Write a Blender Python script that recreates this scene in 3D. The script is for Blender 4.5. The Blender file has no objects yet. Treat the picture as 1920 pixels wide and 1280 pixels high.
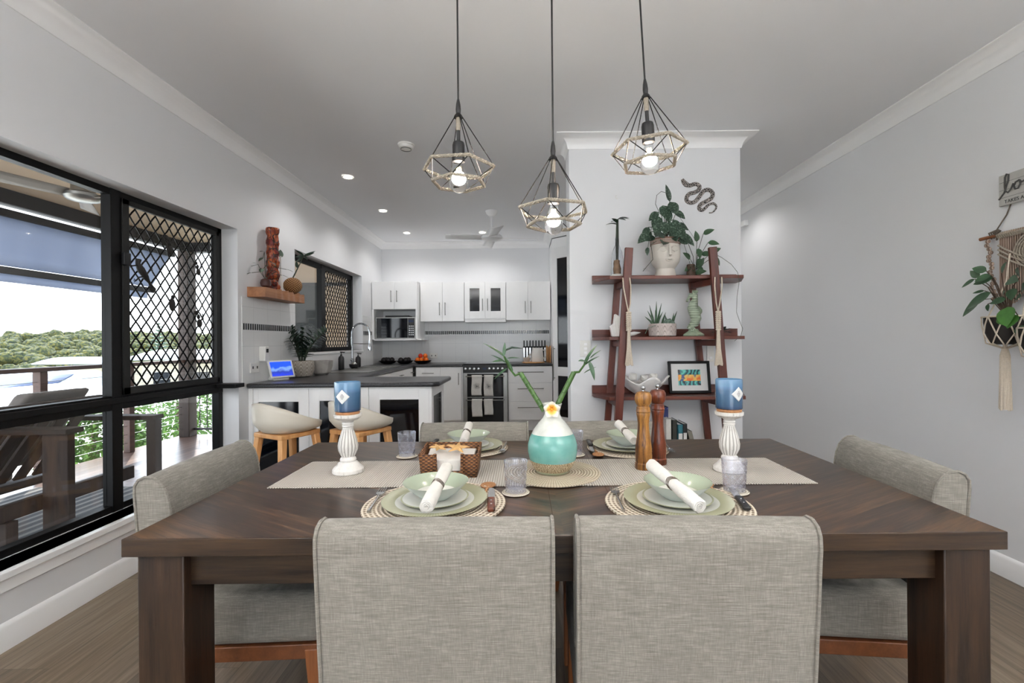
import bpy, math, random
from math import sin, cos, pi, radians as rad
from mathutils import Vector, Matrix
random.seed(7)
SC = bpy.context.scene
COL = SC.collection

# ---------------------------------------------------------------- camera
CAM_H = 1.22
cam_data = bpy.data.cameras.new('camera')
cam_data.sensor_width = 36.0
cam_data.lens = 36.0 * 870 / 1920
cam_data.shift_x = -20 / 1920
cam_data.shift_y = 0.0
cam_data.clip_start = 0.05
cam_data.clip_end = 900
camera = bpy.data.objects.new('camera', cam_data)
COL.objects.link(camera)
camera.matrix_world = Matrix.Translation((0, 0, CAM_H)) @ Matrix.Rotation(pi / 2, 4, 'X') @ Matrix.Rotation(rad(-0.5), 4, 'Z')
SC.camera = camera

# ---------------------------------------------------------------- view, world, sun
SC.view_settings.view_transform = 'Standard'
SC.view_settings.look = 'None'
SC.view_settings.exposure = 1.55
SC.view_settings.gamma = 1.0
SC.view_settings.use_curve_mapping = False
SC.cycles.use_denoising = True
SC.cycles.max_bounces = 12
SC.cycles.diffuse_bounces = 9
SC.cycles.glossy_bounces = 4
SC.cycles.transmission_bounces = 10
SC.cycles.transparent_max_bounces = 16
SC.cycles.sample_clamp_indirect = 6.0
SC.cycles.caustics_reflective = False
SC.cycles.caustics_refractive = False

w = bpy.data.worlds.new('daylight_sky')
SC.world = w
w.use_nodes = True
nt = w.node_tree
bg = nt.nodes['Background']
tc = nt.nodes.new('ShaderNodeTexCoord')
sx = nt.nodes.new('ShaderNodeSeparateXYZ')
cr = nt.nodes.new('ShaderNodeValToRGB')
nt.links.new(tc.outputs['Generated'], sx.inputs[0])
nt.links.new(sx.outputs['Z'], cr.inputs[0])
cr.color_ramp.elements[0].position = 0.0
cr.color_ramp.elements[0].color = (0.92, 0.96, 1.0, 1)
cr.color_ramp.elements[1].position = 0.55
cr.color_ramp.elements[1].color = (0.66, 0.80, 1.0, 1)
nt.links.new(cr.outputs[0], bg.inputs[0])
bg.inputs[1].default_value = SKY = 2.1

def light(name, kind, loc, energy, color=(1, 1, 1), size=0.1, rot=None, **kw):
    d = bpy.data.lights.new(name, kind)
    d.energy = energy
    d.color = color
    if kind == 'AREA':
        d.size = size
    elif kind in ('POINT', 'SPOT'):
        d.shadow_soft_size = size
    for k, v in kw.items():
        setattr(d, k, v)
    o = bpy.data.objects.new(name, d)
    COL.objects.link(o)
    o.location = loc
    if rot:
        o.rotation_euler = rot
    return o

sun = light('sun', 'SUN', (-8, 12, 12), 3.0, (1.0, 0.95, 0.87))
sun.data.angle = rad(0.6)
sun.rotation_euler = Vector((0.42, -0.62, -0.80)).to_track_quat('-Z', 'Y').to_euler()
def portal(name, loc, rot, sx_, sy_):
    o = light(name, 'AREA', loc, 1, rot=rot, size=sx_, shape='RECTANGLE', size_y=sy_)
    o.data.cycles.is_portal = True
    return o
portal('window_portal', (-2.32, 2.0, 1.2), (0, rad(-90), 0), 1.8, 3.0)
portal('kitchen_portal', (-2.32, 5.15, 1.6), (0, rad(-90), 0), 1.0, 1.8)
portal('rear_portal', (0.2, -6.25, 1.3), (rad(90), 0, 0), 4.3, 2.5)

# ---------------------------------------------------------------- colour and materials
def hx(h):
    h = h.lstrip('#')
    c = [int(h[i:i + 2], 16) / 255 for i in (0, 2, 4)]
    return tuple(x / 12.92 if x <= .04045 else ((x + .055) / 1.055) ** 2.4 for x in c)

MATS = {}
class NT:
    """small wrapper to write node trees shortly"""
    def __init__(s, name):
        s.m = bpy.data.materials.new(name)
        s.m.use_nodes = True
        s.t = s.m.node_tree
        s.b = s.t.nodes['Principled BSDF']
        s.out = s.t.nodes['Material Output']
        s._tc = None
    def n(s, kind, **kw):
        nd = s.t.nodes.new('ShaderNode' + kind)
        for k, v in kw.items():
            if k[0] == '_':
                setattr(nd, k[1:], v)
            else:
                key = int(k[1:]) if k[0] == 'i' and k[1:].isdigit() else k.replace('_', ' ')
                s.set(nd.inputs[key], v)
        return nd
    def set(s, sock, v):
        if isinstance(v, bpy.types.NodeSocket):
            s.t.links.new(v, sock)
        elif isinstance(v, tuple) and len(v) == 3 and sock.type == 'RGBA':
            sock.default_value = (*v, 1)
        else:
            sock.default_value = v
    def obj(s):
        if not s._tc:
            s._tc = s.t.nodes.new('ShaderNodeTexCoord')
        return s._tc.outputs['Object']
    def map(s, scale=(1, 1, 1), rot=(0, 0, 0), loc=(0, 0, 0), src=None):
        m = s.n('Mapping')
        s.t.links.new(src or s.obj(), m.inputs[0])
        m.inputs['Scale'].default_value = scale
        m.inputs['Rotation'].default_value = rot
        m.inputs['Location'].default_value = loc
        return m.outputs[0]
    def noise(s, scale=5, detail=3, vec=None, rough=.5):
        n = s.n('TexNoise', Scale=scale, Detail=detail, Roughness=rough)
        s.t.links.new(vec or s.obj(), n.inputs['Vector'])
        return n.outputs['Fac']
    def ramp(s, fac, stops, interp='LINEAR'):
        r = s.n('ValToRGB')
        s.t.links.new(fac, r.inputs[0])
        e = r.color_ramp.elements
        r.color_ramp.interpolation = interp
        while len(e) < len(stops):
            e.new(0.5)
        for i, (p, c) in enumerate(stops):
            e[i].position = p
            e[i].color = (*c, 1) if isinstance(c, tuple) else (c, c, c, 1)
        return r.outputs[0]
    def mix(s, fac, a, b, mode='MIX'):
        m = s.n('Mix', _data_type='RGBA', _blend_type=mode)
        s.set(m.inputs[0], fac)
        s.set(m.inputs[6], a)
        s.set(m.inputs[7], b)
        return m.outputs[2]
    def math(s, op, a, b=0.0, c=0.0):
        m = s.n('Math', _operation=op)
        s.set(m.inputs[0], a)
        s.set(m.inputs[1], b)
        s.set(m.inputs[2], c)
        return m.outputs[0]
    def xyz(s, vec=None):
        x = s.n('SeparateXYZ')
        s.t.links.new(vec or s.obj(), x.inputs[0])
        return x.outputs
    def bump(s, h, strength=.3, dist=.002):
        b = s.n('Bump', Strength=strength, Distance=dist, Height=h)
        s.t.links.new(b.outputs[0], s.b.inputs['Normal'])
    def col(s, c):
        s.set(s.b.inputs['Base Color'], c)
        return s
    def p(s, **kw):
        for k, v in kw.items():
            s.set(s.b.inputs[k.replace('_', ' ')], v)
        return s
    def done(s, key=None):
        MATS[key or s.m.name] = s.m
        return s.m

def plain(name, c, rough=.5, metal=0., var=.0, scale=8, bump=0., bscale=60, spec=.5, **kw):
    """plain surface with slight procedural variation"""
    m = NT(name)
    c = hx(c) if isinstance(c, str) else c
    if var:
        f = m.noise(scale, 4)
        d = tuple(max(0, x * (1 - var)) for x in c)
        u = tuple(min(1, x * (1 + var * .6)) for x in c)
        m.col(m.ramp(f, [(.3, d), (.7, u)]))
    else:
        m.col(c)
    m.p(Roughness=rough, Metallic=metal)
    m.b.inputs['Specular IOR Level'].default_value = spec
    if bump:
        m.bump(m.noise(bscale, 3), bump, .003)
    m.p(**kw)
    return m.done(name)

plain('wall_paint', '#e2e3e5', .55, var=.012, scale=2, bump=.04, bscale=150)
plain('ceiling_paint', '#ebecee', .7, var=.012, scale=2)
plain('gloss_white', '#f3f3f3', .3, var=.01)
plain('cabinet_white', '#f8f8f8', .28, var=.01)
plain('black_frame', '#050506', .5, spec=.25)
plain('dark_frame', '#1c1c1b', .5, spec=.3)
plain('black_glass', '#04060d', .07)
plain('black_plastic', '#121214', .4)
plain('white_plastic', '#e4e3de', .35)
plain('chrome', '#c8ccd0', .12, 1.0)
plain('steel', '#a9a9a6', .3, 1.0, var=.05)
plain('fan_grey', '#8d8780', .6)
plain('brushed', '#8b8a86', .35, .9)
plain('ceramic_white', '#e6e4df', .35, var=.02)
plain('terracotta', '#8a6a5c', .8, var=.1)
plain('jute', '#a2998b', .95, var=.15, scale=120, bump=.6, bscale=400)
plain('cotton_rope', '#cbbfae', .95, var=.12, scale=150, bump=.7, bscale=350)
plain('leaf_dark', '#22382a', .4, var=.3, scale=40)
plain('leaf_mid', '#38563a', .4, var=.35, scale=30)
plain('leaf_bright', '#3f6f2c', .4, var=.3, scale=30)
plain('leaf_grey', '#5d7263', .5, var=.2, scale=30)
plain('stem_green', '#3d5f28', .35, var=.25, scale=40)
plain('stem_dark', '#2f3a2a', .6, var=.2)
plain('twig', '#4a382b', .8, var=.3, scale=50)
plain('soil', '#2a211b', .95, var=.4, scale=80, bump=.8, bscale=90)
plain('red_brown', '#3f1a12', .45)
plain('orange_fruit', '#e8701a', .45, var=.12, scale=10, bump=.2, bscale=200)
plain('apple_red', '#c8331a', .4, var=.3, scale=9)
plain('black_fruit', '#1c1718', .5, var=.3, scale=20)
plain('cork', '#a5764f', .85, var=.25, scale=140, bump=.4, bscale=200)
plain('outdoor_roof', '#c9c0b2', .6, var=.04)
plain('deck_ceiling', '#b9a48b', .8, var=.03)
plain('deck_steel', '#242427', .6, var=.05)

plain('house_wall', '#b3a895', .8, var=.05)
plain('roof_grey', '#c3cad2', .5, var=.05)
plain('solar', '#2b3550', .25)
plain('shell_white', '#dfdddb', .4, var=.08, scale=30, bump=.4, bscale=40)
plain('cushion_grey', '#77716c', .9, var=.08, scale=60, bump=.3, bscale=300)
plain('rust_black', '#1a1512', .7, var=.3, scale=40)
plain('flower_white', '#f4ece0', .5)
plain('paper', '#d6d6d4', .8)
plain('moss_green', '#8d9b84', .7, var=.2, scale=25, bump=.5, bscale=60)
plain('driftwood', '#7d6450', .85, var=.35, scale=30, bump=.7, bscale=60)
plain('starfish', '#c9a06a', .85, var=.15, scale=60, bump=.8, bscale=160)
plain('shade_screen', '#2c302f', .8, var=.1)
plain('rug_dark', '#3a3a3a', .95, var=.3, scale=30)
plain('towel', '#dedcd7', .95, var=.05, scale=50, bump=.4, bscale=300)
plain('ink', '#4b4a49', .8)

def window_glass():
    m = NT('window_glass')
    t = m.n('BsdfTransparent')
    g = m.n('BsdfGlossy', Roughness=.02)
    lw = m.n('LayerWeight', Blend=.5)
    f = m.n('Math', _operation='MULTIPLY_ADD')
    pw = m.math('POWER', lw.outputs['Facing'], 4.0)
    m.t.links.new(pw, f.inputs[0])
    f.inputs[1].default_value = .45
    f.inputs[2].default_value = .03
    mx = m.n('MixShader')
    m.t.links.new(f.outputs[0], mx.inputs[0])
    m.t.links.new(t.outputs[0], mx.inputs[1])
    m.t.links.new(g.outputs[0], mx.inputs[2])
    m.t.links.new(mx.outputs[0], m.out.inputs[0])
    t.inputs[0].default_value = (.97, .98, .98, 1)
    m.done()
window_glass()
def tint_glass(name, c, rough=0.0, ior=1.45):
    m = NT(name)
    m.col(hx(c)).p(Roughness=rough, Transmission_Weight=1.0, IOR=ior)
    m.done(name)
tint_glass('clear_glass', '#f6f8fb')
tint_glass('bulb_glass', '#ffffff', 0, 1.1)

def emis(name, c, st):
    m = NT(name)
    m.col((0, 0, 0)).p(Emission_Color=(*hx(c), 1), Emission_Strength=st)
    m.done(name)
emis('filament', '#ffc46a', 60)
emis('downlight_glow', '#fff4e0', 14)

def wood(name, dark, light_, axis='X', scale=1., rough=.4, plank=0., contrast=1., bump=.15):
    """long grain along the given axis"""
    m = NT(name)
    k = {'X': (1.2, 22, 22), 'Y': (22, 1.2, 22), 'Z': (22, 22, 1.2)}[axis]
    k = tuple(v * scale for v in k)
    v = m.map(k)
    big = m.noise(1.1, 5, v, .6)
    fine = m.noise(7, 3, v, .6)
    f = m.math('ADD', m.math('MULTIPLY', big, .7), m.math('MULTIPLY', fine, .3))
    m.col(m.ramp(f, [(.5 - .17 / contrast, hx(dark)), (.5 + .17 / contrast, hx(light_))]))
    m.p(Roughness=rough)
    m.bump(fine, bump, .002)
    m.done(name)
wood('table_wood_x', '#180e08', '#42301f', 'X', rough=.36, scale=1.6, contrast=1.2)
wood('table_wood_y', '#180e08', '#42301f', 'Y', rough=.32)
wood('table_wood_z', '#150c07', '#3d2a1b', 'Z', rough=.42, scale=1.6, contrast=1.2)
wood('chair_wood', '#6d3f22', '#93592f', 'Z', rough=.45)
wood('chair_wood_x', '#5c331c', '#7d4a29', 'X', rough=.45)
wood('shelf_wood', '#3b150d', '#6b3020', 'Z', rough=.4, scale=.8)
wood('shelf_wood_x', '#3b150d', '#6f3422', 'X', rough=.38, scale=.8)
wood('beech', '#b9824c', '#d9a56c', 'Z', rough=.45)
wood('live_edge', '#8f5d3c', '#b27d56', 'Y', rough=.5)
wood('mill_light', '#3a1a0c', '#a87536', 'Z', rough=.28, scale=2.2, contrast=1.5)
wood('mill_dark', '#2a0f0a', '#7a3a1e', 'Z', rough=.28, scale=2.2, contrast=1.3)
wood('teak_grey', '#2c221d', '#46372f', 'Z', rough=.7)
wood('rail_wood', '#3a261e', '#583c30', 'Y', rough=.6)

def table_top_mat():
    m = NT('parquet_wood')
    o = m.xyz()
    # chevron halves split by the centre seam, mirrored about x = 0
    ax = m.math('ABSOLUTE', o[0])
    u = m.math('ADD', m.math('MULTIPLY', ax, .88), m.math('MULTIPLY', o[1], .48))
    v = m.math('SUBTRACT', m.math('MULTIPLY', o[1], .88), m.math('MULTIPLY', ax, .48))
    cell = m.math('FLOOR', m.math('DIVIDE', v, .105))
    side = m.math('SIGN', o[0])
    cv = m.n('CombineXYZ', X=m.math('MULTIPLY', u, 1.6), Y=m.math('MULTIPLY', v, 26), Z=m.math('ADD', m.math('MULTIPLY', cell, 7.3), m.math('MULTIPLY', side, 31.0)))
    big = m.noise(1.3, 6, cv.outputs[0], .62)
    fine = m.noise(6, 3, cv.outputs[0], .6)
    wn = m.n('TexWhiteNoise', _noise_dimensions='2D')
    c2 = m.n('CombineXYZ', X=cell, Y=side)
    m.t.links.new(c2.outputs[0], wn.inputs['Vector'])
    f = m.math('ADD', m.math('MULTIPLY', big, .6), m.math('MULTIPLY', fine, .3))
    f = m.math('ADD', f, m.math('MULTIPLY', wn.outputs['Value'], .12))
    m.col(m.ramp(f, [(.36, hx('#190f08')), (.5, hx('#362519')), (.64, hx('#62472f'))]))
    m.p(Roughness=.3)
    m.b.inputs['Specular IOR Level'].default_value = .6
    fr = m.math('FRACT', m.math('DIVIDE', v, .105))
    m.bump(m.math('ADD', m.math('LESS_THAN', fr, .02), m.math('MULTIPLY', fine, -.4)), .2, .001)
    m.done()
table_top_mat()

def planks(name, stops, wdt, axis='Y', length=1.2, rough=.45, gap=.006, gapc='#3c332b', grain=.5, spec=.5):
    m = NT(name)
    o = m.xyz()
    a, b = (o[0], o[1]) if axis == 'Y' else (o[1], o[0])
    row = m.math('FLOOR', m.math('DIVIDE', a, wdt))
    wr = m.n('TexWhiteNoise', _noise_dimensions='1D')
    m.t.links.new(row, wr.inputs['W'])
    bb = m.math('ADD', m.math('DIVIDE', b, length), wr.outputs['Value'])
    col = m.math('FLOOR', bb)
    wn = m.n('TexWhiteNoise', _noise_dimensions='2D')
    c2 = m.n('CombineXYZ', X=row, Y=col)
    m.t.links.new(c2.outputs[0], wn.inputs['Vector'])
    cv = m.n('CombineXYZ', X=m.math('MULTIPLY', a, 38), Y=m.math('MULTIPLY', b, 1.6), Z=m.math('MULTIPLY', wn.outputs['Value'], 60))
    g = m.noise(1.6, 6, cv.outputs[0], .65)
    f = m.math('ADD', m.math('MULTIPLY', wn.outputs['Value'], 1 - grain), m.math('MULTIPLY', g, grain))
    c = m.ramp(f, stops)
    fr = m.math('FRACT', m.math('DIVIDE', a, wdt))
    fe = m.math('FRACT', bb)
    gp = m.math('MAXIMUM', m.math('LESS_THAN', fr, gap / wdt), m.math('LESS_THAN', fe, gap * .6 / length))
    m.col(m.mix(gp, c, hx(gapc)))
    m.p(Roughness=rough)
    m.b.inputs['Specular IOR Level'].default_value = spec
    m.bump(m.math('SUBTRACT', g, m.math('MULTIPLY', gp, 2.0)), .12, .002)
    m.done(name)
planks('floor_planks', [(.25, hx('#4a3f32')), (.5, hx('#716250')), (.75, hx('#8f8270'))], .18, 'Y', 1.3, .42, .0022, '#4a4036', .78)
planks('deck_planks', [(.2, hx('#5b443a')), (.8, hx('#836657'))], .092, 'Y', 4.0, .28, .007, '#120e0c', .5, .7)

def linen():
    m = NT('linen')
    a = m.noise(1, 3, m.map((26, 26, 430)), .6)
    b = m.noise(1, 3, m.map((330, 330, 24)), .6)
    c = m.noise(14, 4)
    f = m.math('ADD', m.math('MULTIPLY', a, .58), m.math('MULTIPLY', b, .3))
    f = m.math('ADD', f, m.math('MULTIPLY', c, .12))
    m.col(m.ramp(f, [(.30, hx('#67635c')), (.5, hx('#7e7a72')), (.68, hx('#96928a'))]))
    m.p(Roughness=.95)
    m.b.inputs['Specular IOR Level'].default_value = .15
    m.b.inputs['Sheen Weight'].default_value = .15
    m.bump(m.math('ADD', a, b), .5, .0015)
    m.done()
linen()

def runner_mat():
    m = NT('runner_cotton')
    o = m.xyz()
    w1 = m.math('SINE', m.math('MULTIPLY', o[1], 2 * pi / .009))
    w2 = m.math('SINE', m.math('MULTIPLY', o[0], 2 * pi / .008))
    f = m.math('ADD', m.math('MULTIPLY', w2, m.math('MULTIPLY', w1, .25)), m.math('MULTIPLY', w2, .3))
    f = m.math('ADD', f, .5)
    m.col(m.ramp(f, [(.1, hx('#938a80')), (.8, hx('#c9c4bb'))]))
    m.p(Roughness=.95)
    m.bump(f, .8, .003)
    m.done()
runner_mat()

def coil(name, c1, c2, pitch=.0085, radial=0):
    """coiled fibre rings, like a woven placemat"""
    m = NT(name)
    o = m.xyz()
    r = m.math('SQRT', m.math('ADD', m.math('MULTIPLY', o[0], o[0]), m.math('MULTIPLY', o[1], o[1])))
    ang = m.math('ARCTAN2', o[1], o[0])
    ring = m.math('SINE', m.math('MULTIPLY', r, 2 * pi / pitch))
    rad_ = m.math('SINE', m.math('MULTIPLY', ang, 90.0 if radial == 0 else float(radial)))
    f = m.math('ADD', m.math('MULTIPLY', ring, .3), m.math('ADD', .5, m.math('MULTIPLY', rad_, .22)))
    m.col(m.ramp(f, [(.12, hx(c1)), (.6, hx(c2))]))
    m.p(Roughness=.9)
    m.bump(ring, .8, .002)
    m.done(name)
coil('placemat_fibre', '#7d6b58', '#d6cbb9', .012, 75)
coil('coaster_fibre', '#a89b88', '#ddd5c6', .008, 40)
coil('centre_mat_fibre', '#8f7f66', '#d2c6b0', .010, 110)

def wicker():
    m = NT('wicker')
    o = m.xyz()
    h = m.math('ADD', o[0], o[1])
    row = m.math('FLOOR', m.math('DIVIDE', o[2], .006))
    ph = m.math('MULTIPLY', m.math('MODULO', row, 2.0), pi)
    wv = m.math('SINE', m.math('ADD', m.math('MULTIPLY', h, 2 * pi / .018), ph))
    sr = m.math('SINE', m.math('MULTIPLY', o[2], 2 * pi / .006))
    f = m.math('ADD', .5, m.math('ADD', m.math('MULTIPLY', wv, .28), m.math('MULTIPLY', sr, .22)))
    m.col(m.ramp(f, [(.15, hx('#2c160c')), (.55, hx('#704526')), (.9, hx('#a1703f'))]))
    m.p(Roughness=.6)
    m.bump(f, 1.0, .004)
    m.done()
wicker()

def vase_mat():
    m = NT('vase_glaze')
    o = m.xyz()
    n = m.noise(30, 4)
    n2 = m.noise(9, 4)
    z = m.math('ADD', o[2], m.math('MULTIPLY', m.math('SUBTRACT', n2, .5), .006))
    turq = m.ramp(n2, [(.35, hx('#5d988f')), (.55, hx('#77aca3')), (.68, hx('#86aeb4'))])
    wht = m.ramp(n, [(.3, hx('#c6c8c0')), (.7, hx('#d9dbd3'))])
    wv = m.n('TexWave', Scale=60.0, Distortion=9.0, Detail=2.0, Detail_Scale=2.0)
    m.t.links.new(m.obj(), wv.inputs['Vector'])
    sand = m.ramp(wv.outputs['Fac'], [(.2, hx('#7e6a50')), (.8, hx('#c2b293'))])
    c = m.mix(m.math('GREATER_THAN', z, .046), sand, turq)
    c = m.mix(m.math('GREATER_THAN', z, .135), c, wht)
    c = m.mix(m.math('LESS_THAN', z, .012), c, hx('#a9b196'))
    m.col(c)
    rg = m.math('MULTIPLY', m.math('LESS_THAN', o[2], .046), .5)
    m.p(Roughness=m.math('ADD', rg, .18))
    m.done()
vase_mat()

def distressed():
    m = NT('distressed_white')
    n = m.noise(1, 5, m.map((90, 90, 14)), .7)
    o = m.xyz()
    r = m.math('SQRT', m.math('ADD', m.math('MULTIPLY', o[0], o[0]), m.math('MULTIPLY', o[1], o[1])))
    a = m.math('ARCTAN2', o[1], o[0])
    fl = m.math('POWER', m.math('ABSOLUTE', m.math('COSINE', m.math('MULTIPLY', a, 8.0))), 5.0)
    zone = m.math('MULTIPLY', m.math('GREATER_THAN', o[2], .058), m.math('LESS_THAN', o[2], .158))
    groove_dark = m.math('MULTIPLY', m.math('MULTIPLY', fl, zone), .8)  # grooves of the fluted stem are coloured darker
    c = m.ramp(n, [(.30, hx('#7c766e')), (.40, hx('#cfccc7')), (.7, hx('#dcdad6'))])
    m.col(m.mix(groove_dark, c, hx('#78736c')))
    m.p(Roughness=.6)
    m.done()
distressed()

def plate_mat(name, r0, rim='#9c9c7c', rim2='#aaab92', mid='#cfd0c8'):
    m = NT(name)
    o = m.xyz()
    r = m.math('SQRT', m.math('ADD', m.math('MULTIPLY', o[0], o[0]), m.math('MULTIPLY', o[1], o[1])))
    ang = m.math('ARCTAN2', o[1], o[0])
    st = m.math('MULTIPLY', m.math('SINE', m.math('MULTIPLY', ang, 120.0)), .5)
    rim_c = m.mix(m.math('ADD', st, .5), hx(rim), hx(rim2))
    m.col(m.mix(m.math('GREATER_THAN', r, r0), hx(mid), rim_c))
    m.p(Roughness=.18)
    m.done(name)
plate_mat('plate_glaze', .110)
plate_mat('bowl_glaze', .056, '#9ba690', '#aab4a2')
plate_mat('side_plate_glaze', .090, '#9c9f80')
plain('bowl_outside', '#c4ccca', .2)

def candle_glass():
    m = NT('candle_blue')
    o = m.xyz()
    m.col(m.ramp(m.math('DIVIDE', o[2], .11), [(0, hx('#10264a')), (.12, hx('#244766')), (.6, hx('#33597a')), (.75, hx('#4f7698')), (1, hx('#6488a8'))]))
    m.p(Roughness=.25, Coat_Weight=.5)
    m.done()
candle_glass()

def granite():
    m = NT('bench_laminate')
    n = m.noise(140, 4)
    n2 = m.noise(4, 3)
    m.col(m.mix(.35, m.ramp(n, [(.4, hx('#17181d')), (.62, hx('#4b4c52'))]), m.ramp(n2, [(.3, hx('#2a2725')), (.7, hx('#3a3735'))])))
    m.p(Roughness=.3)
    m.bump(m.noise(90, 3), .25, .003)
    m.done()
granite()

def tiles(name, c, gc, w_, h_, axis='Y', rough=.2, g=.003):
    m = NT(name)
    o = m.xyz()
    a = o[1] if axis == 'Y' else o[0]
    fa = m.math('FRACT', m.math('DIVIDE', a, w_))
    fb = m.math('FRACT', m.math('DIVIDE', o[2], h_))
    gp = m.math('MAXIMUM', m.math('LESS_THAN', fa, g / w_), m.math('LESS_THAN', fb, g / h_))
    m.col(m.mix(gp, hx(c), hx(gc)))
    m.p(Roughness=rough)
    m.bump(m.math('SUBTRACT', 1.0, gp), .2, .001)
    m.done(name)
tiles('tile_y', '#e3e4e4', '#cdcfd0', .2, .3, 'Y')
tiles('tile_x', '#e3e4e4', '#cdcfd0', .2, .3, 'X')
def mosaic(name, axis):
    m = NT(name)
    o = m.xyz()
    a = o[1] if axis == 'Y' else o[0]
    q = m.math('DIVIDE', a, .030)
    fa = m.math('FRACT', q)
    wn = m.n('TexWhiteNoise', _noise_dimensions='1D')
    m.t.links.new(m.math('FLOOR', q), wn.inputs['W'])
    c = m.ramp(wn.outputs['Value'], [(0, hx('#101012')), (.6, hx('#15161a')), (.85, hx('#2a2b30')), (.97, hx('#6b6e77'))])
    m.col(m.mix(m.math('LESS_THAN', fa, .28), c, hx('#d0d0d0')))
    m.p(Roughness=.15)
    m.done(name)
mosaic('mosaic_y', 'Y')
mosaic('mosaic_x', 'X')

def stripes(name, c1, c2, axis=2, period=.05, duty=.5, rough=.6, bump=0.):
    m = NT(name)
    o = m.xyz()
    f = m.math('FRACT', m.math('DIVIDE', o[axis], period))
    s_ = m.math('LESS_THAN', f, duty)
    m.col(m.mix(s_, hx(c1), hx(c2)))
    m.p(Roughness=rough)
    if bump:
        m.bump(m.math('SINE', m.math('MULTIPLY', o[axis], 2 * pi / period)), bump, .004)
    m.done(name)
stripes('roof_corrugated', '#f1ebe0', '#d8d0c4', 1, .35, .12, .6)
stripes('macrame', '#8c7668', '#b3a092', 1, .011, .3, .95, .8)
stripes('rug_stripe', '#3c3b3b', '#77736d', 0, .09, .4, .95)
stripes('seahorse_glaze', '#93a18c', '#a9b49f', 2, .016, .35, .55, .7)

def carved(name, c1, c2, k=26.0):
    m = NT(name)
    o = m.xyz()
    ang = m.math('ARCTAN2', o[1], o[0])
    a = m.math('ABSOLUTE', m.math('SINE', m.math('MULTIPLY', ang, k / 4)))
    zz = m.math('ADD', m.math('MULTIPLY', o[2], 14.0), m.math('MULTIPLY', a, -.9))
    f = m.math('FRACT', m.math('MULTIPLY', zz, 2.2))
    n = m.noise(40, 4)
    line = m.math('LESS_THAN', f, .22)
    base = m.ramp(n, [(.3, hx(c1)), (.7, tuple(x * 1.25 for x in hx(c1)))])
    m.col(m.mix(line, base, hx(c2)))
    m.p(Roughness=.8)
    m.bump(line, .5, .003)
    m.done(name)
carved('carved_grey', '#857c72', '#c4beb4')
carved('carved_blush', '#b5aaa5', '#8f857f')

def totem_mat():
    m = NT('totem_carving')
    v = m.n('TexVoronoi', _feature='DISTANCE_TO_EDGE', Scale=1.0)
    m.t.links.new(m.map((26, 26, 14)), v.inputs['Vector'])
    n = m.noise(9, 3)
    base = m.ramp(n, [(.42, hx('#7e2a12')), (.5, hx('#a6501d')), (.58, hx('#6e170f'))])
    m.col(m.mix(m.math('LESS_THAN', v.outputs['Distance'], .045), base, hx('#2a0d07')))
    m.p(Roughness=.4)
    m.bump(v.outputs['Distance'], .8, .01)
    m.done()
totem_mat()
def snake_mat():
    m = NT('snake_pattern')
    v = m.n('TexVoronoi', _feature='DISTANCE_TO_EDGE', Scale=70.0)
    m.t.links.new(m.obj(), v.inputs['Vector'])
    m.col(m.ramp(v.outputs['Distance'], [(.05, hx('#a89f98')), (.13, hx('#191514'))]))
    m.p(Roughness=.5)
    m.done()
snake_mat()
def net_mat():
    m = NT('net_ball')
    o = m.xyz()
    ang = m.math('ARCTAN2', o[1], o[0])
    a = m.math('FRACT', m.math('ADD', m.math('MULTIPLY', ang, 18 / (2 * pi)), m.math('MULTIPLY', o[2], 55.0)))
    b = m.math('FRACT', m.math('SUBTRACT', m.math('MULTIPLY', ang, 18 / (2 * pi)), m.math('MULTIPLY', o[2], 55.0)))
    l = m.math('MAXIMUM', m.math('LESS_THAN', a, .18), m.math('LESS_THAN', b, .18))
    m.col(m.mix(l, hx('#5a3319'), hx('#c39a62')))
    m.p(Roughness=.8)
    m.bump(l, .6, .004)
    m.done()
net_mat()
def art_mat():
    m = NT('print_ink')
    v = m.noise(16, 4)
    wv = m.n('TexWave', Scale=9.0, Distortion=14.0, Detail=3.0)
    m.t.links.new(m.obj(), wv.inputs['Vector'])
    o = m.xyz()
    c = m.ramp(wv.outputs['Fac'], [(.1, hx('#10131d')), (.3, hx('#0f6f7c')), (.5, hx('#2aa79c')), (.7, hx('#1b2a4a')), (.9, hx('#5fc0b4'))])
    d = m.ramp(v, [(.4, hx('#e06a22')), (.52, hx('#e9c15a')), (.6, hx('#23477f'))])
    band = m.math('LESS_THAN', m.math('ABSOLUTE', m.math('SUBTRACT', o[2], .108)), .022)
    m.col(m.mix(band, c, d))
    m.p(Roughness=.4)
    m.done()
art_mat()
def screen_mat():
    m = NT('display_screen')
    o = m.xyz()
    n = m.noise(18, 5)
    c = m.ramp(m.math('ADD', m.math('MULTIPLY', o[2], 6.0), m.math('MULTIPLY', n, .5)), [(.3, hx('#1c2fae')), (.55, hx('#22307a')), (.7, hx('#5a79b8')), (.8, hx('#1b3fd0'))])
    m.col((0, 0, 0)).p(Roughness=.2, Emission_Strength=.9)
    m.set(m.b.inputs['Emission Color'], c)
    m.done()
screen_mat()
def book(name, c):
    plain(name, c, .6, var=.1, scale=30)
def forest_mat(name, stops, sc=.6):
    m = NT(name)
    n = m.noise(sc, 6, None, .7)
    m.col(m.ramp(n, stops))
    m.p(Roughness=.9)
    m.done(name)
forest_mat('hill_grass', [(.35, hx('#3f4726')), (.5, hx('#5c6038')), (.65, hx('#726b40'))], .12)
forest_mat('tree_foliage', [(.40, hx('#141a0e')), (.5, hx('#39421f')), (.60, hx('#6a6027'))], 2.2)
forest_mat('shrub_leaf', [(.35, hx('#2f4a1f')), (.6, hx('#5d7f35'))], 5)
plain('concrete', '#8f8c86', .8, var=.1)
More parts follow.
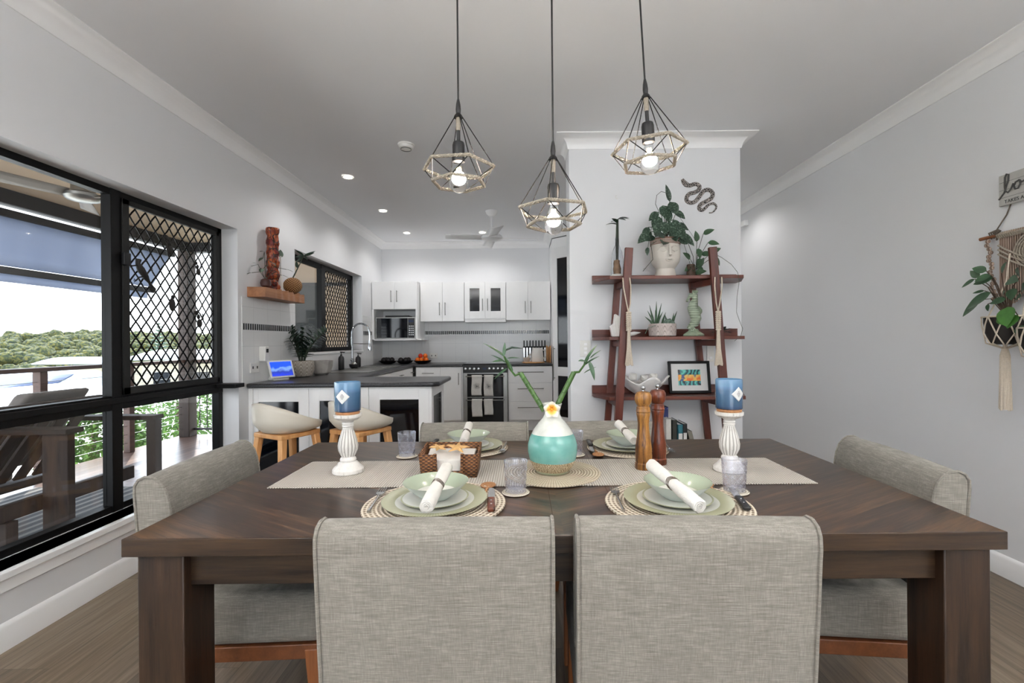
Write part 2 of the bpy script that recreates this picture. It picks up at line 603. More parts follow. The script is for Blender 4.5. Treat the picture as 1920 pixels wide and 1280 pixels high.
plain('marble', '#a9a49e', .5, var=.25, scale=12)
plain('silver', '#b9b9b9', .22, 1.0)
plain('gecko', '#17130f', .6)
plain('sign_board', '#b9b8b4', .8, var=.1, scale=10)
plain('stone_white', '#cfc9c0', .7, var=.05, bump=.3, bscale=120)
plain('stool_shell', '#d3ccbe', .4, var=.03)
plain('linen_napkin', '#d8d5cf', .9, var=.04, scale=60, bump=.5, bscale=300)
plain('twine', '#5d5349', .9)
plain('brown_pot', '#4e3a2c', .7, var=.3, scale=30)
plain('wax', '#4b7a63', .5)
def thin_fabric():
    m = NT('awning')
    d = m.n('BsdfDiffuse'); t = m.n('BsdfTranslucent'); x = m.n('MixShader')
    c = m.ramp(m.noise(1, 4, m.map((1, 1.5, .3))), [(.35, hx('#a3abbc')), (.65, hx('#b9c0ce'))])
    m.t.links.new(c, d.inputs[0]); m.t.links.new(c, t.inputs[0])
    x.inputs[0].default_value = .55
    m.t.links.new(d.outputs[0], x.inputs[1]); m.t.links.new(t.outputs[0], x.inputs[2])
    m.t.links.new(x.outputs[0], m.out.inputs[0])
    m.done()
thin_fabric()
def cut_glass():
    """thin bright crystal: mostly see-through, glinting more at grazing angles"""
    m = NT('cut_glass')
    t = m.n('BsdfTransparent'); g = m.n('BsdfGlossy', Roughness=.06); d = m.n('BsdfTranslucent')
    t.inputs[0].default_value = (.95, .955, .98, 1)
    g.inputs[0].default_value = (.95, .95, 1, 1)
    d.inputs[0].default_value = (.9, .91, .97, 1)
    lw = m.n('LayerWeight', Blend=.5)
    f = m.math('MULTIPLY_ADD', m.math('POWER', lw.outputs['Facing'], 2.0), .6, .07)
    a = m.n('MixShader'); b = m.n('MixShader')
    b.inputs[0].default_value = .035
    m.t.links.new(f, a.inputs[0])
    m.t.links.new(t.outputs[0], b.inputs[1]); m.t.links.new(d.outputs[0], b.inputs[2])
    m.t.links.new(b.outputs[0], a.inputs[1]); m.t.links.new(g.outputs[0], a.inputs[2])
    m.t.links.new(a.outputs[0], m.out.inputs[0])
    m.done()
cut_glass()
def mottled():
    m = NT('leaf_mottled')
    n = m.noise(90, 4, None, .7)
    m.col(m.ramp(n, [(.42, hx('#1f3325')), (.52, hx('#2c4433')), (.62, hx('#6b7d6e'))]))
    m.p(Roughness=.4)
    m.done()
mottled()
def petal():
    m = NT('petal')
    o = m.xyz()
    dx = m.math('SUBTRACT', o[0], -.004); dz = m.math('SUBTRACT', o[2], .222)
    r = m.math('SQRT', m.math('ADD', m.math('MULTIPLY', dx, dx), m.math('MULTIPLY', dz, dz)))
    m.col(m.ramp(m.math('MULTIPLY', r, 30.0), [(.15, hx('#e8871c')), (.42, hx('#efc25e')), (.62, hx('#f1e9dc'))]))
    m.p(Roughness=.5)
    m.done()
petal()

# ---------------------------------------------------------------- mesh builder
class MB:
    def __init__(s):
        s.v = []
        s.f = []
    def add(s, vs, fs, M=None):
        k = len(s.v)
        s.v += [tuple(M @ Vector(v)) if M else tuple(v) for v in vs]
        s.f += [tuple(i + k for i in f) for f in fs]
        return s
    def box(s, x0, x1, y0, y1, z0, z1, M=None):
        vs = [(x, y, z) for z in (z0, z1) for y in (y0, y1) for x in (x0, x1)]
        return s.add(vs, [(0, 2, 3, 1), (4, 5, 7, 6), (0, 1, 5, 4), (2, 6, 7, 3), (0, 4, 6, 2), (1, 3, 7, 5)], M)
    def hexa(s, p, M=None):
        """eight corners: bottom ring then top ring, both counter-clockwise"""
        return s.add(p, [(3, 2, 1, 0), (4, 5, 6, 7), (0, 1, 5, 4), (1, 2, 6, 5), (2, 3, 7, 6), (3, 0, 4, 7)], M)
    def bar(s, a, b, w, d, up=(0, 0, 1), w2=None, d2=None):
        """rectangular bar from a to b; w along the side axis, d along the other"""
        a, b = Vector(a), Vector(b)
        t = (b - a).normalized()
        side = t.cross(Vector(up))
        if side.length < 1e-4:
            side = t.cross(Vector((0, 1, 0)))
        side.normalize()
        oth = side.cross(t).normalized()
        w2 = w if w2 is None else w2
        d2 = d if d2 is None else d2
        p = []
        for c, ww, dd in ((a, w, d), (b, w2, d2)):
            for sx_, sy_ in ((-1, -1), (1, -1), (1, 1), (-1, 1)):
                p.append(tuple(c + side * sx_ * ww / 2 + oth * sy_ * dd / 2))
        return s.add(p, [(3, 2, 1, 0), (4, 5, 6, 7), (0, 1, 5, 4), (1, 2, 6, 5), (2, 3, 7, 6), (3, 0, 4, 7)])
    def tube(s, pts, r, n=8, closed=False, M=None):
        pts = [Vector(p) for p in pts]
        m = len(pts)
        rs = r if isinstance(r, (list, tuple)) else [r] * m
        vs, fs = [], []
        u = None
        for i, p in enumerate(pts):
            if closed:
                t = pts[(i + 1) % m] - pts[i - 1]
            else:
                t = pts[min(i + 1, m - 1)] - pts[max(i - 1, 0)]
            t.normalize()
            if u is None:
                u = t.orthogonal().normalized()
            else:
                u = (u - t * u.dot(t))
                u = u.normalized() if u.length > 1e-6 else t.orthogonal().normalized()
            q = t.cross(u)
            for k in range(n):
                a = 2 * pi * k / n
                vs.append(tuple(p + (u * cos(a) + q * sin(a)) * rs[i]))
        for i in range(m if closed else m - 1):
            j = (i + 1) % m
            for k in range(n):
                l = (k + 1) % n
                fs.append((i * n + k, i * n + l, j * n + l, j * n + k))
        if not closed:
            fs.append(tuple(range(n - 1, -1, -1)))
            fs.append(tuple((m - 1) * n + k for k in range(n)))
        return s.add(vs, fs, M)
    def lathe(s, prof, n=32, M=None, fn=None, cap=True):
        """prof: (radius, z) list, bottom to top; fn(theta, z, r) -> r"""
        vs, fs = [], []
        for r, z in prof:
            for k in range(n):
                a = 2 * pi * k / n
                rr = fn(a, z, r) if fn else r
                vs.append((rr * cos(a), rr * sin(a), z))
        for i in range(len(prof) - 1):
            for k in range(n):
                l = (k + 1) % n
                fs.append((i * n + k, i * n + l, (i + 1) * n + l, (i + 1) * n + k))
        if cap:
            if prof[0][0] > 1e-6:
                fs.append(tuple(range(n - 1, -1, -1)))
            if prof[-1][0] > 1e-6:
                fs.append(tuple((len(prof) - 1) * n + k for k in range(n)))
        return s.add(vs, fs, M)
    def ball(s, c, r, n=12, M=None):
        r = (r, r, r) if not isinstance(r, (tuple, list)) else r
        vs, fs = [], []
        h = max(4, n // 2 + 1)
        for i in range(1, h):
            ph = pi * i / h
            for k in range(n):
                a = 2 * pi * k / n
                vs.append((c[0] + r[0] * sin(ph) * cos(a), c[1] + r[1] * sin(ph) * sin(a), c[2] + r[2] * cos(ph)))
        for i in range(h - 2):
            for k in range(n):
                l = (k + 1) % n
                fs.append((i * n + k, (i + 1) * n + k, (i + 1) * n + l, i * n + l))
        t = len(vs)
        vs += [(c[0], c[1], c[2] + r[2]), (c[0], c[1], c[2] - r[2])]
        for k in range(n):
            l = (k + 1) % n
            fs.append((t, k, l))
            fs.append((t + 1, (h - 2) * n + l, (h - 2) * n + k))
        return s.add(vs, fs, M)
    def prism(s, poly, a, b, axis='Z', M=None):
        """extrude a polygon (ccw) from a to b along the axis; poly in the other two axes (XY, XZ or YZ)"""
        def P(q, h):
            return {'Z': (q[0], q[1], h), 'Y': (q[0], h, q[1]), 'X': (h, q[0], q[1])}[axis]
        n = len(poly)
        vs = [P(q, a) for q in poly] + [P(q, b) for q in poly]
        fs = [tuple(range(n - 1, -1, -1)), tuple(range(n, 2 * n))] + [(i, (i + 1) % n, n + (i + 1) % n, n + i) for i in range(n)]
        return s.add(vs, fs, M)
    def grid(s, fn, nu, nv, M=None):
        vs = [fn(i / nu, j / nv) for j in range(nv + 1) for i in range(nu + 1)]
        fs = [(j * (nu + 1) + i, j * (nu + 1) + i + 1, (j + 1) * (nu + 1) + i + 1, (j + 1) * (nu + 1) + i) for j in range(nv) for i in range(nu)]
        return s.add(vs, fs, M)
    def leaf(s, base, d, L, W, up=(0, 0, 1), droop=.25, fold=.18, nseg=6, tip=1.6):
        base, d, up = Vector(base), Vector(d).normalized(), Vector(up)
        side = d.cross(up)
        if side.length < 1e-3:
            side = d.cross(Vector((1, 0, 0)))
        side.normalize()
        nrm = side.cross(d).normalized()
        vs, fs = [], []
        for i in range(nseg + 1):
            t = i / nseg
            wdt = W / 2 * (sin(pi * min(1, t ** .75)) ** .8 if 0 < t < 1 else 0.02)
            c = base + d * L * t - nrm * droop * L * t * t
            vs += [tuple(c - side * wdt + nrm * fold * wdt), tuple(c), tuple(c + side * wdt + nrm * fold * wdt)]
        for i in range(nseg):
            a = i * 3
            fs += [(a, a + 1, a + 4, a + 3), (a + 1, a + 2, a + 5, a + 4)]
        return s.add(vs, fs)
    def build(s, name, mat, parent=None, smooth=True, bevel=0., seg=2, sub=0, thick=0., angle=35):
        me = bpy.data.meshes.new(name)
        me.from_pydata(s.v, [], s.f)
        me.validate()
        me.update()
        o = bpy.data.objects.new(name, me)
        COL.objects.link(o)
        me.materials.append(MATS[mat])
        if parent:
            o.parent = parent
        if thick:
            md = o.modifiers.new('thickness', 'SOLIDIFY')
            md.thickness = thick
            md.offset = 0
        if bevel:
            md = o.modifiers.new('bevel', 'BEVEL')
            md.width = bevel
            md.segments = seg
            md.limit_method = 'ANGLE'
            md.angle_limit = rad(30)
        if sub:
            md = o.modifiers.new('sub', 'SUBSURF')
            md.levels = md.render_levels = sub
        if smooth:
            me.polygons.foreach_set('use_smooth', [True] * len(me.polygons))
            me.set_sharp_from_angle(angle=rad(angle))
        return o

def fixn(o):
    """make normals consistent"""
    import bmesh
    b = bmesh.new()
    b.from_mesh(o.data)
    bmesh.ops.recalc_face_normals(b, faces=b.faces)
    b.to_mesh(o.data)
    b.free()
    return o

def tag(o, label=None, cat=None, group=None, kind=None):
    if label: o['label'] = label
    if cat: o['category'] = cat
    if group: o['group'] = group
    if kind: o['kind'] = kind
    return o
def thing(name, label, cat, loc=(0, 0, 0), rz=0., group=None, rot=None):
    o = bpy.data.objects.new(name, None)
    COL.objects.link(o)
    o.location = loc
    o.rotation_euler = rot or (0, 0, rz)
    o.empty_display_size = .05
    return tag(o, label, cat, group)
def copy_tree(o, parent=None):
    c = o.copy()
    COL.objects.link(c)
    c.parent = parent
    for ch in list(o.children):
        copy_tree(ch, c)
    return c
def again(src, label, loc, rz=0., rot=None, group=None):
    c = copy_tree(src)
    c.location = loc
    c.rotation_euler = rot or (0, 0, rz)
    c['label'] = label
    if group: c['group'] = group
    return c
def struct(o):
    o['kind'] = 'structure'
    return o
def at(x, y, z, rz=0.):
    return Matrix.Translation((x, y, z)) @ Matrix.Rotation(rz, 4, 'Z')

# ================================================================ THE ROOM
XL, XR, YB, YR, ZC = -2.093, 2.45, 6.91, -6.2, 2.70
def wall_with_holes(name, axis, a0, a1, c0, c1, holes, mat='wall_paint', z1=ZC):
    """wall slab between c0 and c1 on the normal axis, a0..a1 along; holes (a, b, z0, z1)"""
    m = MB()
    xs = sorted({a0, a1, *[h[0] for h in holes], *[h[1] for h in holes]})
    for i in range(len(xs) - 1):
        p, q = xs[i], xs[i + 1]
        zz = [(0, z1)]
        for h in holes:
            if h[0] <= p and q <= h[1]:
                zz = [(0, h[2]), (h[3], z1)]
        for lo, hi in zz:
            if hi - lo > 1e-4:
                if axis == 'Y':
                    m.box(c0, c1, p, q, lo, hi)
                else:
                    m.box(p, q, c0, c1, lo, hi)
    return struct(m.build(name, mat, smooth=False))
W1 = (.55, 3.415, .32, 2.065)  # nearest bay, out of view, is added so more daylight enters
W2 = (4.274, 6.05, 1.13, 2.09)
wall_with_holes('wall_left', 'Y', YR, YB, XL - .2, XL, [W1, W2])
wall_with_holes('wall_right', 'Y', YR, YB, XR, XR + .2, [])
wall_with_holes('wall_back', 'X', XL - .2, XR + .2, YB, YB + .2, [])
wall_with_holes('wall_rear', 'X', XL - .2, XR + .2, YR - .2, YR, [(-1.85, 2.25, 0.02, 2.45)])
struct(MB().box(.3456, 1.593, 3.37, 3.585, 0, ZC).build('wall_centre', 'wall_paint', bevel=.004))
struct(MB().box(XL, XR, YR, YB, -.1, 0).build('floor', 'floor_planks', smooth=False))
struct(MB().box(XL - .2, XR + .2, YR - .2, YB + .2, ZC, ZC + .12).build('ceiling', 'ceiling_paint', smooth=False))

def sweep(name, path, prof, mat, closed=False):
    """path: xy points with the room on the left-hand side; prof: (offset into room, z)"""
    m = MB()
    n = len(path)
    P = [Vector((*p, 0)) for p in path]
    rings = []
    for i in range(n):
        dirs = []
        if i > 0 or closed:
            dirs.append((P[i] - P[i - 1]).normalized())
        if i < n - 1 or closed:
            dirs.append((P[(i + 1) % n] - P[i]).normalized())
        nr = [Vector((-d.y, d.x, 0)) for d in dirs]
        if len(nr) == 2:
            b = (nr[0] + nr[1])
            b = b / (b.length_squared / 2) if b.length_squared > 1e-6 else nr[0]
        else:
            b = nr[0]
        rings.append([(P[i] + b * o_)[:2] + (z,) for o_, z in prof])
    k = len(prof)
    vs = [v for r in rings for v in r]
    fs = []
    for i in range(n if closed else n - 1):
        j = (i + 1) % n
        for a in range(k):
            c = (a + 1) % k
            fs.append((i * k + a, j * k + a, j * k + c, i * k + c))
    if not closed:
        fs += [tuple(range(k)), tuple((n - 1) * k + a for a in reversed(range(k)))]
    m.add(vs, fs)
    return fixn(struct(m.build(name, mat, angle=50)))
Z0 = ZC - .09
cove = [(.0, Z0), (.006, Z0), (.008, Z0 + .008)] + [(.088 - .078 * cos(t), Z0 + .008 + .074 * sin(t)) for t in [i * pi / 16 for i in range(1, 9)]] + [(.092, ZC - .006), (.092, ZC), (0, ZC)]
sweep('trim_1', [(XL, YR), (XL, YB), (.405, YB), (.405, 6.27), (.96, 5.715), (1.6, 5.715), (1.6, YB), (XR, YB), (XR, YR)][::-1], cove, 'gloss_white')
sweep('trim_2', [(.3456, 3.37), (.3456, 3.585), (1.593, 3.585), (1.593, 3.37)], cove, 'gloss_white', True)
bb = [(0, 0), (.016, 0), (.016, .07), (.012, .082), (.012, .092), (.006, .105), (0, .11)]
sweep('baseboard_left', [(XL, 3.52), (XL, YR)], bb, 'gloss_white')
sweep('baseboard_right', [(XR, YR), (XR, YB)], bb, 'gloss_white')
sweep('baseboard_centre', [(.3456, 3.37), (.3456, 3.585), (1.593, 3.585), (1.593, 3.37)], bb, 'gloss_white', True)

# window 1: wide window beside the table
wn = thing('window_1', None, None)
struct(wn)
GX = -2.21
f = MB()
y0, y1, z0, z1 = W1
fr = .045
f.box(GX - .05, GX, y0, y1, z0, z0 + .035).box(GX - .05, GX, y0, y1, z1 - .035, z1)
f.box(GX - .05, GX, y0, y0 + .04, z0, z1).box(GX - .05, GX, y1 - .045, y1, z0, z1)
f.box(GX - .05, GX + .005, 2.49, 2.555, z0, z1).box(GX - .05, GX + .005, 1.50, 1.565, z0, z1)
f.box(GX - .05, GX + .002, y0, y1, .868, .945)
f.box(GX - .01, GX + .03, y0, y1 + .0, .905, .935)
f.build('frame', 'black_frame', wn, bevel=.002)
MB().box(GX + .03, XL + .045, 3.30, 3.413, .905, .935).build('ledge', 'black_frame', wn, bevel=.003)
s2 = MB()
for a, b in ((2.555, 3.37),):
    s2.box(GX - .012, GX + .012, a, a + .045, .945, z1 - .035).box(GX - .012, GX + .012, b - .03, b, .945, z1 - .035)
    s2.box(GX - .012, GX + .012, a, b, .945, .985).box(GX - .012, GX + .012, a, b, z1 - .065, z1 - .035)
s2.build('sash', 'dark_frame', wn, bevel=.002)
MB().box(GX + .012, GX + .03, 2.545, 2.59, 1.66, 1.73).build('latch', 'black_plastic', wn, bevel=.003)
for i, (a, b, c, d) in enumerate([(2.555, 3.37, .945, 2.03), (2.555, 3.37, .355, .868), (1.565, 2.49, .945, 2.03), (1.565, 2.49, .355, .868), (.59, 1.5, .945, 2.03), (.59, 1.5, .355, .868)]):
    MB().box(GX - .032, GX - .026, a, b, c, d).build('pane', 'window_glass', wn)
def mesh_screen(parent, x, ya, yb, za, zb, cw, ch, r):
    """diamond grille: wavy wires that touch at the crossings"""
    m = MB()
    nk = int((yb - ya) / cw) + 1
    cw = (yb - ya) / nk
    nz = int((zb - za) / ch)
    ch = (zb - za) / nz
    for k in range(nk + 1):
        for sgn in (-1, 1):
            pts = []
            for j in range(nz * 4 + 1):
                z = za + j * ch / 4
                y = ya + k * cw + sgn * (cw / 2) * (.5 - .5 * cos(2 * pi * j / 4)) ** .85
                if y < ya or y > yb:
                    y = min(max(y, ya), yb)
                pts.append((x, y, z))
            m.tube(pts, r, 5)
    return m.build('security_screen', 'black_frame', parent, smooth=False)
mesh_screen(wn, GX - .018, 2.60, 3.34, .985, 2.0, .075, .092, .0048)
# sill and reveal lining
m = MB()
m.box(-2.205, XL + .03, y0 - .03, y1 + .03, z0 - .03, z0)
m.box(XL, XL + .014, y0 - .06, y1 + .03, z0 - .085, z0 - .03)
struct(m.build('window_sill', 'gloss_white', bevel=.003))

# window 2: over the sink
wk = thing('window_2', None, None)
struct(wk)
y0, y1, z0, z1 = W2
f = MB()
f.box(GX - .05, GX, y0, y1, z0, z0 + .045).box(GX - .05, GX, y0, y1, z1 - .05, z1)
f.box(GX - .05, GX, y0, y0 + .035, z0, z1).box(GX - .05, GX, y1 - .06, y1, z0, z1)
f.box(GX - .05, GX + .004, 5.10, 5.20, z0, z1)
f.build('frame', 'black_frame', wk, bevel=.002)
MB().box(GX - .035, GX - .03, y0 + .03, 5.1, z0 + .04, z1 - .04).build('pane', 'window_glass', wk)
MB().box(GX - .035, GX - .03, 5.2, y1 - .05, z0 + .04, z1 - .04).build('pane', 'window_glass', wk)
mesh_screen(wk, GX - .018, 5.2, 5.99, z0 + .045, z1 - .05, .075, .092, .0048)
struct(MB().box(-2.205, XL + .012, y0 - .02, y1 + .02, z0 - .025, z0).build('window_sill', 'gloss_white', bevel=.003))

# unseen glazed doors, added behind the camera to let in daylight
dr = thing('added_window', None, None)
struct(dr)
f = MB()
for xx in (-1.85, -.52, .84, 2.2):
    f.box(xx, xx + .05, YR - .12, YR - .06, .02, 2.45)
f.box(-1.85, 2.25, YR - .12, YR - .06, .02, .08).box(-1.85, 2.25, YR - .12, YR - .06, 2.4, 2.45)
f.build('frame', 'black_frame', dr)
MB().box(-1.8, 2.2, YR - .095, YR - .09, .08, 2.4).build('pane', 'window_glass', dr)

# splashback tiles and mosaic strip
m = MB()
m.box(XL, XL + .006, 3.455, W2[0] - .01, .92, 1.575).box(XL, XL + .006, W2[0] - .01, W2[1] + .01, .92, 1.10).box(XL, XL + .006, W2[1] + .01, YB, .92, 1.575)
struct(m.build('trim_3', 'tile_y', smooth=False))
struct(MB().box(XL, -.4 + .8, YB - .006, YB, .92, 1.575).build('trim_4', 'tile_x', smooth=False))
m = MB()
m.box(XL + .006, XL + .009, 3.458, W2[0] - .01, 1.327, 1.375).box(XL + .006, XL + .009, W2[1] + .03, YB, 1.327, 1.375)
struct(m.build('trim_5', 'mosaic_y', smooth=False))
struct(MB().box(-1.45, .4, YB - .009, YB - .006, 1.335, 1.385).build('trim_6', 'mosaic_x', smooth=False))

# ================================================================ OUTSIDE
struct(MB().box(-4.75, XL - .2, -3.5, 6.5, -.16, -.04).build('deck_floor', 'deck_planks', smooth=False))
struct(MB().box(-4.75, XL - .2, -3.5, 6.6, 2.62, 2.8).build('deck_roof', 'deck_ceiling', smooth=False))
struct(MB().box(-5.6, XL - .2, -3.6, 6.9, 2.8, 2.86).build('deck_roof_sheet', 'roof_grey', smooth=False))
m = MB().box(-4.7, -4.58, -3.5, 6.5, 2.49, 2.62).box(-4.7, XL - .2, 6.38, 6.5, 2.49, 2.62)
tag(m.build('roof_beam', 'deck_steel', bevel=.004), 'dark grey steel beam under the outer edge of the deck roof', 'beam')
m = MB().box(-4.69, -4.63, -3.5, 6.2, 2.385, 2.455)
tag(m.build('awning_rail', 'deck_steel', bevel=.004), 'dark rail carrying the rolled shade blind, just below the roof beam', 'rail')
aw = thing('awning', 'blue-grey fabric shade blind hanging along the outer edge of the deck', 'awning')
m = MB()
m.grid(lambda u, v: (-4.66 - .02 * v, -3.4 + (9.55 - .3 * v) * u, 2.385 - .44 * v), 40, 4)
m.build('blind', 'awning', aw, thick=.004)
m = MB().box(-4.70, -4.67, -3.4, 5.9, 1.875, 1.94)
m.build('bottom_bar', 'deck_steel', aw, bevel=.004)
m = MB().grid(lambda u, v: (-4.685, -3.4 + 9.2 * u, 1.875 - .075 * v), 20, 1)
m.build('valance', 'awning', aw, thick=.004)
pt = thing('corner_post', 'thick grey timber post at the far corner of the deck', 'post')
MB().box(-4.68, -4.54, 6.30, 6.46, -.04, 2.49).build('shaft', 'teak_grey', pt, bevel=.006)
rl = thing('deck_railing', 'brown timber deck railing with thin horizontal steel cables', 'railing')
MB().box(-4.70, -4.58, -3.4, 6.3, .97, 1.01).build('handrail', 'rail_wood', rl, bevel=.005)
for yy in (-.5, .5, 1.5, 2.5, 3.48, 4.46, 5.46):
    MB().box(-4.68, -4.60, yy - .035, yy + .035, -.04, .97).build('rail_post', 'rail_wood', rl, bevel=.004)
for k in range(9):
    MB().tube([(-4.64, -3.4, .07 + k * .1), (-4.64, 6.3, .07 + k * .1)], .003, 6).build('cable', 'steel', rl)
re = thing('end_railing', 'metal baluster railing across the far end of the deck', 'railing')
MB().box(-4.54, -3.0, 6.38, 6.42, .97, 1.01).build('handrail', 'rail_wood', re, bevel=.004)
MB().box(-4.54, -3.0, 6.39, 6.41, .04, .07).build('lower_rail', 'deck_steel', re)
for k in range(15):
    MB().tube([(-4.46 + k * .1, 6.40, .05), (-4.46 + k * .1, 6.40, .98)], .006, 6).build('baluster', 'deck_steel', re)
# shaded end screen seen through the kitchen window
sc = thing('privacy_screen', 'dark mesh blind closing the far end of the deck beside the house', 'blind')
MB().box(-3.95, -2.87, 6.6, 6.62, .0, 2.04).build('blind', 'shade_screen', sc)
MB().box(-3.98, XL - .21, 6.58, 6.66, 2.04, 2.08).build('rail', 'deck_steel', sc)
struct(MB().box(-3.98, XL - .2, 6.66, 6.8, -.1, 2.8).build('wall_wing', 'deck_ceiling', smooth=False))
# outdoor fan
fn = thing('outdoor_fan', 'brushed metal ceiling fan hanging from the beige deck ceiling', 'ceiling fan', (-3.4, 3.6, 2.715))
MB().lathe([(.012, -.2), (.012, -.12), (.045, -.105), (.05, -.096)], 16).build('rod', 'brushed', fn)
MB().lathe([(.0, -.385), (.05, -.383), (.10, -.37), (.118, -.35), (.12, -.33), (.075, -.31), (.072, -.25), (.055, -.215), (.02, -.19), (.012, -.19)], 28).build('motor', 'brushed', fn)
for k in range(3):
    a = 2.25 + k * 2 * pi / 3
    M = Matrix.Rotation(a, 4, 'Z')
    m = MB()
    m.grid(lambda u, v: (.1 + .46 * u, (.04 + .02 * u) * (v - .5) * 2, -.335 + .022 * (v - .5) * 2), 6, 3, M)
    m.build('blade', 'fan_grey', fn, thick=.006)
# outdoor armchair right behind the glass
oc = thing('outdoor_chair', 'weathered timber outdoor armchair with its slatted back against the window', 'armchair')
for k in range(11):
    yy = 1.95 + k * .117
    MB().bar((-3.27, yy, .36), (-2.92, yy, .84), .018, .072, up=(0, 1, 0)).build('back_slat', 'teak_grey', oc, bevel=.003)
MB().bar((-3.285, 1.85, .33), (-3.285, 3.2, .33), .10, .035).build('back_rail', 'teak_grey', oc, bevel=.004)
MB().bar((-2.91, 1.85, .85), (-2.91, 3.2, .85), .05, .06).build('top_rail', 'teak_grey', oc, bevel=.004)
MB().box(-2.74, -2.70, 1.85, 3.22, .30, .385).build('seat_rail', 'teak_grey', oc, bevel=.004)
MB().box(-4.0, -3.3, 1.88, 3.2, .28, .31).build('seat_deck', 'teak_grey', oc, bevel=.004)
for (xa, xb, ya, yb, zt) in ((-2.70, -2.555, 2.60, 2.645, .72), (-2.62, -2.555, 3.22, 3.28, .70), (-2.74, -2.68, 2.40, 2.46, .30), (-2.74, -2.68, 1.85, 1.91, .72), (-3.98, -3.9, 3.2, 3.27, .62), (-3.98, -3.9, 1.85, 1.92, .62)):
    MB().box(xa, xb, ya, yb, -.0295, zt).build('leg', 'teak_grey', oc, bevel=.004)
for yy in (2.60, 1.80):
    MB().box(-3.98, -2.555, yy - .01, yy + .10, .72, .75).build('armrest', 'teak_grey', oc, bevel=.004)
MB().box(-3.3, -2.555, 3.2, 3.3, .70, .73).build('armrest', 'teak_grey', oc, bevel=.004)
MB().box(-2.72, -2.69, 1.9, 3.25, .05, .09).build('stretcher', 'teak_grey', oc, bevel=.004)
m = MB().hexa([(-3.42, 2.78, .43), (-3.30, 2.78, .43), (-3.30, 3.19, .43), (-3.42, 3.19, .43), (-3.06, 2.78, .93), (-2.95, 2.78, .93), (-2.95, 3.19, .93), (-3.06, 3.19, .93)])
m.build('back_cushion', 'cushion_grey', oc, bevel=.03, seg=4)
MB().box(-3.98, -3.44, 1.95, 3.14, .312, .42).build('seat_cushion', 'cushion_grey', oc, bevel=.03, seg=4)
tag(MB().box(-4.3, -2.5, .6, 4.1, -.04, -.03).build('outdoor_rug', 'rug_stripe'), 'dark striped outdoor rug lying on the deck under the armchairs', 'rug')

# land, trees, neighbours
def hill_z(x, y):
    d = math.hypot(x, y)
    a = math.atan2(y, -x)
    t = min(1, max(0, (d - 60) / 130))
    top = -1.5 + 4.6 * math.exp(-((a - .80) / .16) ** 2) + 2.2 * math.exp(-((a - 1.05) / .2) ** 2) + .8 * sin(a * 14)
    return -9.5 + (t * t * (3 - 2 * t)) * (top + 9.5)
m = MB()
def hp(u, v):
    a = rad(-20 + 150 * u)
    d = 5 * (230 / 5) ** v
    x, y = -d * cos(a), d * sin(a)
    return (x - 3, y, hill_z(x, y) if d > 12 else -4.0 - 5.5 * (d / 12))
m.grid(hp, 70, 40)
struct(fixn(m.build('hills', 'hill_grass')))
m = MB()
rng = random.Random(3)
for k in range(3600):
    a = rad(30 + 62 * rng.random())
    d = 85 + 115 * rng.random() ** .8
    x, y = -d * cos(a), d * sin(a)
    if math.hypot(x + 53, y - 62) < 10 or math.hypot(x + 60.5, y - 81) < 5.5:
        continue
    r = .5 + 1.1 * rng.random() ** 1.5
    m.ball((x - 3, y, hill_z(x, y) + r * .6 + .8 * rng.random() ** 2), (r * (1 + .5 * rng.random()), r * 1.2, r * (.7 + .6 * rng.random())), 8)
o = m.build('hillside_trees', 'tree_foliage')
tx = bpy.data.textures.new('leafy', 'CLOUDS')
tx.noise_scale = .5
md = o.modifiers.new('sub', 'SUBSURF'); md.levels = md.render_levels = 1
md = o.modifiers.new('leafy', 'DISPLACE'); md.texture = tx; md.strength = .9; md.texture_coords = 'GLOBAL'
tag(o, 'green and yellow-green treetops covering the distant hillside', 'trees', kind='stuff')
pn = thing('pine_tree', 'tall thin pine standing alone above the distant trees', 'tree', (-63.5, 81, hill_z(-63.5, 81)))
h0 = 11.5
MB().tube([(0, 0, 0), (0, 0, h0)], [.25, .04], 8).build('trunk', 'twig', pn)
m = MB()
for k in range(15):
    z = 2.5 + k * .62
    L = (h0 - z) * .30 + .25
    for j in range(7):
        a = j * 2 * pi / 7 + k
        m.tube([(0, 0, z), (L * cos(a), L * sin(a), z + .35 * L)], [.16, .03], 5)
m.build('branches', 'leaf_grey', pn)
nr = thing('neighbour_roof', 'large cream corrugated roof just below the deck', 'roof')
m = MB()
m.add([(-6.2, 1, -1.15), (-12.5, 3.0, .18), (-12.5, 12.5, .18), (-6.2, 19, -1.15), (-19, 19, -1.15), (-19, 1, -1.15)],
      [(0, 3, 2, 1), (3, 4, 2), (1, 2, 4, 5), (0, 1, 5)])
m.build('roof_sheet', 'roof_corrugated', nr, smooth=False, thick=.05)
MB().box(-18.5, -6.6, 1.5, 18.5, -4.5, -1.2).build('walls', 'house_wall', nr)
